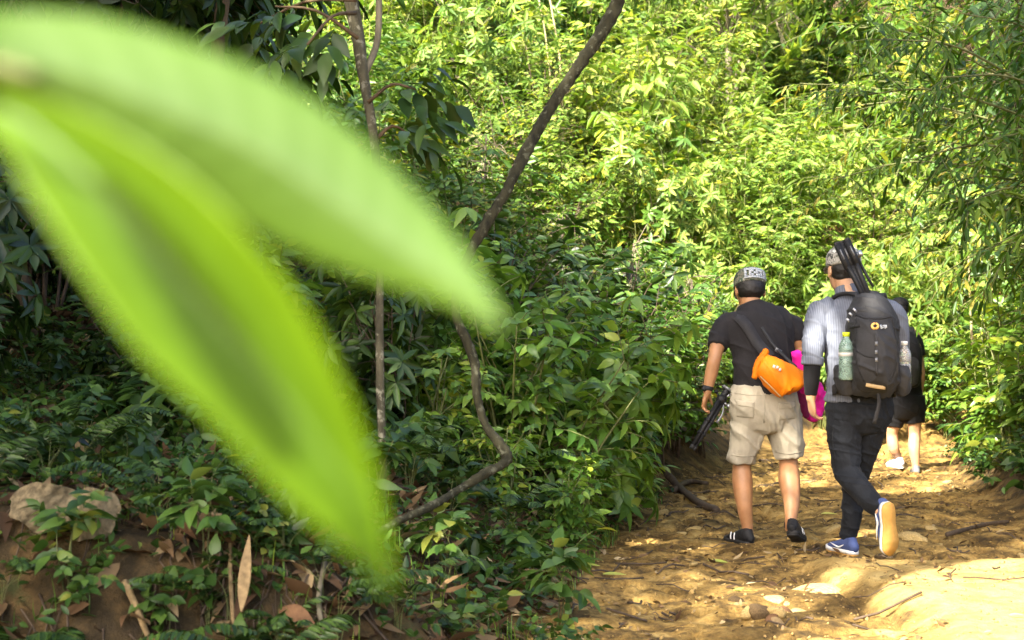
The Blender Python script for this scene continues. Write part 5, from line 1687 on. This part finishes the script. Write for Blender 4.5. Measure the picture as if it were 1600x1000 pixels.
for (ps, r, Y, lab) in [
    ([(352, -30), (344, 40), (338, 110), (330, 260), (322, 420)], 11, 8.6, 'reddish brown trunk at the top of the view above the big blurred leaf'),
    ([(275, -30), (268, 60), (262, 200), (256, 420)], 7, 9.6, 'thin dark trunk left of the reddish brown one'),
    ([(222, -30), (216, 60), (212, 300)], 5, 10.4, 'thinnest dark stem among the shaded trunks at the upper left'),
    ([(18, 330), (30, 430), (46, 520), (52, 640)], 14, 8.2, 'thick dark trunk in deep shade at the left edge of the view')]:
    P = [W(a, c, Y) for a, c in ps]
    low = P[-1].copy(); low[2] = float(gz(low[0], low[1])) - .1
    g = Geo(); g.tube(P + [low], np.r_[np.full(len(P), r), r * 1.2] * Y / F, n=10, sub=5, knob=.05, rng=rng)
    tag(g.build('slim_tree', M_BARK_BROWN), lab, 'tree')


def lying_leaf(name, px, py, L, Wd, ang, mat, lab, tilt=.3, lobe=None, cat='dead leaf', droop=.15, rise=.02, n_=None):
    Y = bank_y(px, py)
    p = W(px, py, Y)
    p = p + np.array([0, -.02, rise])
    D = np.array([[math.cos(ang), math.sin(ang) * .6, math.sin(ang) * tilt]])
    N = np.array([n_ or (0.05, -.75, .75)])
    lv = Leaves()
    lv.add(np.array([p]) - nrm(D) * L * .5, D, N, np.array([L]), np.array([Wd]), droop=np.array([droop]), fold=.22, hi=True, rng=rng, lobe=lobe)
    o = link(name, lv.mesh(name), mat)
    m_ = o.modifiers.new('t', 'SOLIDIFY'); m_.thickness = .0015
    s_ = o.modifiers.new('s', 'SUBSURF'); s_.levels = s_.render_levels = 2
    tag(o, lab, cat)
    return o


M_TAN = plain('tan_dead_leaf', (.13, .102, .058), .9, .15, .6, 45, 1.0, bdist=.006)
M_TAN2 = plain('brown_dead_leaf', (.12, .062, .028), .8, .2, .4, 24, .7, bdist=.006)
M_STRAW = plain('straw_sheath', (.20, .138, .065), .85, .2, .4, 40, .6)
RL = [.25, .8, 1, .95, .7, .25]
def ragged_leaf(px, py, wpx, hpx, lab, seed, rot):
    Y = bank_y(px, py + hpx * .4)
    c = W(px, py, Y) + np.array([0, -.05, 0])
    k_ = Y / F; n = 46
    V = []; keep = []
    for i in range(n):
        for j in range(n):
            u, v = j / (n - 1) * 2 - 1, i / (n - 1) * 2 - 1
            a = math.atan2(v, u); rr_ = math.hypot(u, v)
            lim = .80 + .30 * (float(vnoise(math.cos(a) * 1.6 + seed, math.sin(a) * 1.6 + seed, seed)) - .5) + (.22 if v > 0 else .05) * (float(vnoise(a * 3.2 + seed, 1.5, seed + 1)) - .5)
            f = min(1.0, lim / max(rr_, 1e-6)) if rr_ > lim else 1
            u, v = u * f, v * f
            x = (u * math.cos(rot) - v * math.sin(rot) * .8) * wpx * .6 * k_; z = -(v * math.cos(rot) + u * math.sin(rot) * .6) * hpx * .62 * k_
            dome = .035 * (1 - u * u) - .05 * v * abs(v) + .014 * math.sin(u * 5 + v * 2 + seed) + .008 * (float(vnoise(u * 5, v * 5, seed)) - .5) + .006 * abs(math.sin((u + v * .4) * 9))
            V.append(c + np.array([x, -dome + (-.0 - z) * -.55, z])); keep.append(rr_ <= lim * 1.06)
    keep = np.array(keep).reshape(n, n)
    q = [[i * n + j, i * n + j + 1, i * n + n + j + 1, i * n + n + j] for i in range(n - 1) for j in range(n - 1) if keep[i:i + 2, j:j + 2].all()]
    me_ = make_mesh('dead_leaf', np.array(V), [np.array(q)])
    o = link('dead_leaf', me_, M_TAN)
    m_ = o.modifiers.new('t', 'SOLIDIFY'); m_.thickness = .002
    tag(o, lab, 'dead leaf')


ragged_leaf(82, 786, 118, 72, 'large tan dead leaf, leftmost of the two lying on the lip of the left bank', 3, .25)
ragged_leaf(156, 800, 84, 78, 'tan ragged dead leaf overlapping the right end of the larger one on the bank lip', 8, -.2)
lying_leaf('dead_leaf', 322, 778, .17, .06, -.45, M_TAN2, 'long brown curled dead leaf right of the two large tan leaves', rise=.04)
lying_leaf('dead_leaf', 300, 800, .09, .05, 2.2, M_STRAW, 'small pale dead leaf under the long brown curled one', rise=.04)
lying_leaf('dead_leaf', 292, 842, .12, .035, -1.0, M_TAN2, 'narrow ochre dead leaf hanging over the bare soil of the bank face', rise=.04)
lying_leaf('dead_leaf', 465, 985, .15, .09, -.7, M_TAN2, 'brown dead leaf at the bottom of the view right of the straw sheath', rise=.05)
lying_leaf('bamboo_sheath', 404, 930, .27, .042, 1.57, M_STRAW, 'straw-coloured dry bamboo sheath standing upright against the bank face', tilt=1.2, n_=(.1, -1, .2), cat='sheath', rise=.06).location = (0, -.22, .06)
for px, py, ang, lab in ((960, 900, .2, 'moss-green fallen leaf where the path meets the left bank'), (1122, 880, -.6, 'pale green fallen leaf on the path left of the front shoes'), (1295, 805, .35, 'long yellow-green fallen leaf between the two nearest hikers'), (1165, 925, .1, 'yellow fallen leaf in front of the black-shirted hiker'), (920, 885, -.4, 'pale yellow fallen leaf at the foot of the bush by the path')):
    lying_leaf('fallen_leaf', px, py, .13, .055, ang, plain('fallen_leaf_%d' % px, (.30, .32, .05) if px < 1250 else (.38, .36, .06), .6), lab, tilt=.02, n_=(0, -.15, 1), cat='fallen leaf', droop=.05, rise=.015)

for (ps, r, mat, lab) in [
    ([(362, 830), (360, 900), (366, 1010)], 4, M_STRAW, 'thin straw-coloured stalk left of the bamboo sheath'),
    ([(515, 850), (503, 905), (498, 950), (508, 1010)], 4.5, M_BARK_PALE, 'crooked grey twig upright on the bank right of the bamboo sheath'),
    ([(556, 865), (548, 910), (540, 945)], 3, M_STRAW, 'short pale straw leaning beside the crooked grey twig'),
    ([(195, 915), (215, 960), (235, 1010)], 6, M_STRAW, 'tan stick slanting down the bank face below the ferns'),
    ([(345, 870), (328, 930), (316, 965)], 2.5, M_TWIG, 'thin brown root dangling on the bank face'),
    ([(410, 770), (398, 805), (390, 828)], 3, M_STRAW, 'short straw twig leaning on the bank under the tip of the big leaf'),
    ([(165, 680), (168, 730), (172, 775)], 6, M_TWIG, 'dead brown stump stalk behind the tan leaves'),
    ([(1035, 735), (1062, 765), (1095, 790), (1120, 800)], 7, M_TWIG, 'dark root crossing the path edge left of the black-shirted hiker'),
    ([(1050, 770), (1075, 755), (1105, 758)], 5, M_TWIG, 'short dark root beside the longer one at the path edge'),
    ([(1480, 838), (1540, 822), (1575, 818)], 4, M_TWIG, 'grey stick lying at the right edge of the path'),
    ([(600, 765), (640, 772), (680, 782)], 9, M_TWIG, 'dark rotten branch on the bank behind the lower arm of the liana')]:
    P = []
    for a, c in ps:
        Y = bank_y(a, min(c, 985)) - .03
        P.append(W(a, c, Y) + np.array([0, 0, .012]))
    g = Geo(); g.tube(P, np.full(len(P), r) * P[0][1] / F * np.linspace(1, .75, len(P)), n=8, sub=4, knob=.08, rng=rng)
    tag(g.build('stick' if 'root' not in lab else 'root', mat), lab, 'stick' if 'root' not in lab else 'root')

# heap of broken earth and dry leaf in the middle of the path
hp = drop(1200, 968, bank_y(1200, 968))
for q, (dx, dy, s, mt, lab) in enumerate([(-.03, .02, .055, M_STONE2, 'dark lump of earth in the leaf heap at the bottom of the path'), (.03, 0, .05, M_STONE, 'ochre lump of earth in the leaf heap at the bottom of the path'), (-.08, .03, .04, M_STONE, 'smaller ochre lump left in the leaf heap at the bottom of the path')]):
    o = link('clod', rocks[q].copy(), None); o.data.materials.clear(); o.data.materials.append(mt)
    o.location = hp + np.array([dx, dy, s * .3]); o.scale = (s, s * .8, s * 1.2); o.rotation_euler = (q, .3, q * 2)
    tag(o, lab, 'clod')
for q in range(7):
    px, py = 1160 + q * 14, 950 + (q * 37) % 30
    lying_leaf('dead_leaf', px, py, .09, .045, q * 1.3, M_TAN2 if q % 2 else M_STRAW, 'curled dry leaf in the small heap at the bottom of the path', tilt=.3, n_=(.4 * math.sin(q), -.5, .8), droop=.6, rise=.02)['group'] = 'dry leaves of the heap on the path'
for (px, py, s, lab) in [(1290, 925, .12, 'half-buried ochre stone left in the raised pale earth'), (1215, 938, .06, 'pale stone at the tip of the raised earth shelf'), (1465, 842, .08, 'pale ochre stone right of the lifted heel'), (1440, 868, .05, 'smaller ochre stone in front of the one by the lifted heel')]:
    p = drop(px, py, bank_y(px, py))
    o = link('stone', rocks[int(px) % 4].copy(), None); o.data.materials.clear(); o.data.materials.append(M_STONE)
    o.location = p - np.array([0, 0, s * .15]); o.scale = (s * 1.5, s * 1.2, s * .8); o.rotation_euler = (0, 0, px)
    tag(o, lab, 'stone')

# ------------------------------------------------------------------ the big leaf close to the lens
def near_leaf(name, kind):
    m, t, p, out = new_mat(name)
    v = coords(t)
    a = node(t, 'ShaderNodeAttribute', attribute_name='vein_shade')
    if kind: st = [(0, (.09, .165, .002)), (.4, (.068, .13, .004)), (.93, (.052, .105, .006)), (1, (.085, .15, .02))]  # lower blade: shade down its middle painted in; last stop is the midrib
    else: st = [(0, (.08, .16, .010)), (.5, (.085, .16, .018)), (.93, (.08, .152, .022)), (1, (.12, .19, .06))]  # upper blade: whitish sky and sun sheen mixed into the colour
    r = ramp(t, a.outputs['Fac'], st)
    n = noise(t, 22, 3, v)
    mx = node(t, 'ShaderNodeMix', data_type='RGBA', blend_type='MULTIPLY'); mx.inputs[0].default_value = .35
    rr = ramp(t, n.outputs[0], [(.3, (.6, .65, .6)), (.7, (1.1, 1.1, 1))])
    t.links.new(r.outputs[0], mx.inputs[6]); t.links.new(rr.outputs[0], mx.inputs[7])
    t.links.new(mx.outputs[2], p.inputs['Base Color'])
    p.inputs['Roughness'].default_value = .42
    p.inputs['Specular IOR Level'].default_value = .2 if kind else .6
    tr = t.nodes.new('ShaderNodeBsdfTranslucent'); tr.inputs[0].default_value = (.19, .30, .001, 1) if kind else (.19, .30, .03, 1)
    ms = t.nodes.new('ShaderNodeMixShader'); ms.inputs[0].default_value = .4
    t.links.new(p.outputs[0], ms.inputs[1]); t.links.new(tr.outputs[0], ms.inputs[2]); t.links.new(ms.outputs[0], out.inputs[0])
    return m


def blade(up_e, lo_e, Y0, Y1, fold, curl):
    U = catmull(np.array([[x, y, 0] for x, y in up_e]), 8)[:, :2]; Lw = catmull(np.array([[x, y, 0] for x, y in lo_e]), 8)[:, :2]
    n = 60; m_ = 25
    ru = np.linspace(0, 1, len(U)); rl = np.linspace(0, 1, len(Lw)); tt = np.linspace(0, 1, n)
    U = np.stack([np.interp(tt, ru, U[:, k_]) for k_ in (0, 1)], -1); Lw = np.stack([np.interp(tt, rl, Lw[:, k_]) for k_ in (0, 1)], -1)
    V = []; A_ = []
    for q in range(n):
        wpx = np.linalg.norm(U[q] - Lw[q])
        for s in np.linspace(0, 1, m_):
            c = U[q] * (1 - s) + Lw[q] * s
            e = abs(s - .5) * 2
            Y = Y0 + (Y1 - Y0) * tt[q] - fold * wpx / 300 * (e ** 1.2) + curl * math.sin(tt[q] * 3.0) + .00022 * math.sin(tt[q] * 90 + e * 8) * (e > .1)
            V.append(W(c[0], c[1], Y)); A_.append(1 - e)
    i_ = np.arange(n - 1)[:, None] * m_; j_ = np.arange(m_ - 1)[None]
    q_ = np.stack([i_ + j_, i_ + j_ + 1, i_ + m_ + j_ + 1, i_ + m_ + j_], -1).reshape(-1, 4)
    return make_mesh('leaf_blade', np.array(V), [q_], {'vein_shade': A_})


root0 = W(-420, 260, .47); root0[2] = 0
gr = np.array([W(-420, 260, .47)[0], .47, float(gz(-.2, .47))])
fl = empty('near_plant', gr, 'huge out-of-focus bright green leaf with two lobes hanging close in front of the lens', 'leaf')
lobe_u = link('leaf_blade', blade([(-60, 20), (0, 16), (150, 26), (330, 80), (480, 152), (590, 240), (690, 345), (750, 430), (792, 512)], [(-60, 150), (0, 160), (120, 215), (250, 285), (350, 335), (450, 388), (560, 432), (680, 468), (788, 516)], .43, .46, -.009, .012), near_leaf('near_leaf_sheen_tint', 0), fl)
lobe_l = link('leaf_blade', blade([(-60, 120), (60, 150), (180, 205), (290, 275), (385, 365), (462, 465), (525, 580), (580, 720), (618, 925)], [(-60, 190), (-10, 210), (40, 290), (120, 415), (220, 550), (330, 655), (450, 780), (550, 865), (612, 930)], .445, .43, .018, -.010), near_leaf('near_leaf_shade_tint', 1), fl)
for o in (lobe_u, lobe_l):
    md = o.modifiers.new('t', 'SOLIDIFY'); md.thickness = .0004
g = Geo()
g.tube([gr - [0, 0, .05], gr + [-.02, 0, .5], W(-420, 300, .47), W(-220, 130, .46), W(-60, 95, .44), W(60, 120, .44)], [.006, .005, .004, .003, .0025, .002], n=8, sub=6)
g.build('stem', M_STEM, fl)

# unseen third blade, added between sun and lower lobe to cast a dark band
ax_c = [W(x_, y_, .437) + SUN * .22 for x_, y_ in ((200, 330), (300, 450), (400, 590), (480, 720), (540, 830))]
wd_ = [.003, .0065, .008, .0065, .002]
ax_c = catmull(np.array(ax_c), 6); wd_ = np.interp(np.linspace(0, 4, len(ax_c)), range(5), wd_)
T_ = nrm(np.gradient(ax_c, axis=0)); S_n = nrm(np.cross(T_, SUN))
V_ = np.stack([ax_c - S_n * wd_[:, None], ax_c + SUN * .002, ax_c + S_n * wd_[:, None]], 1).reshape(-1, 3)
q_ = [[i * 3 + j, i * 3 + j + 1, i * 3 + j + 4, i * 3 + j + 3] for i in range(len(ax_c) - 1) for j in (0, 1)]
o = link('leaf_blade', make_mesh('leaf_blade', V_, [np.array(q_)]), near_leaf('near_leaf_shadow_caster', 1), fl)
md = o.modifiers.new('t', 'SOLIDIFY'); md.thickness = .0004
g = Geo(); g.tube([gr + [-.02, 0, .5], W(-420, 300, .47) + [-.03, -.03, .12], ax_c[0] + [-.05, 0, .02], ax_c[0]], [.004, .003, .002, .0015], n=8, sub=5)  # stalk for the added shading blade
g.build('stem', M_STEM, fl)
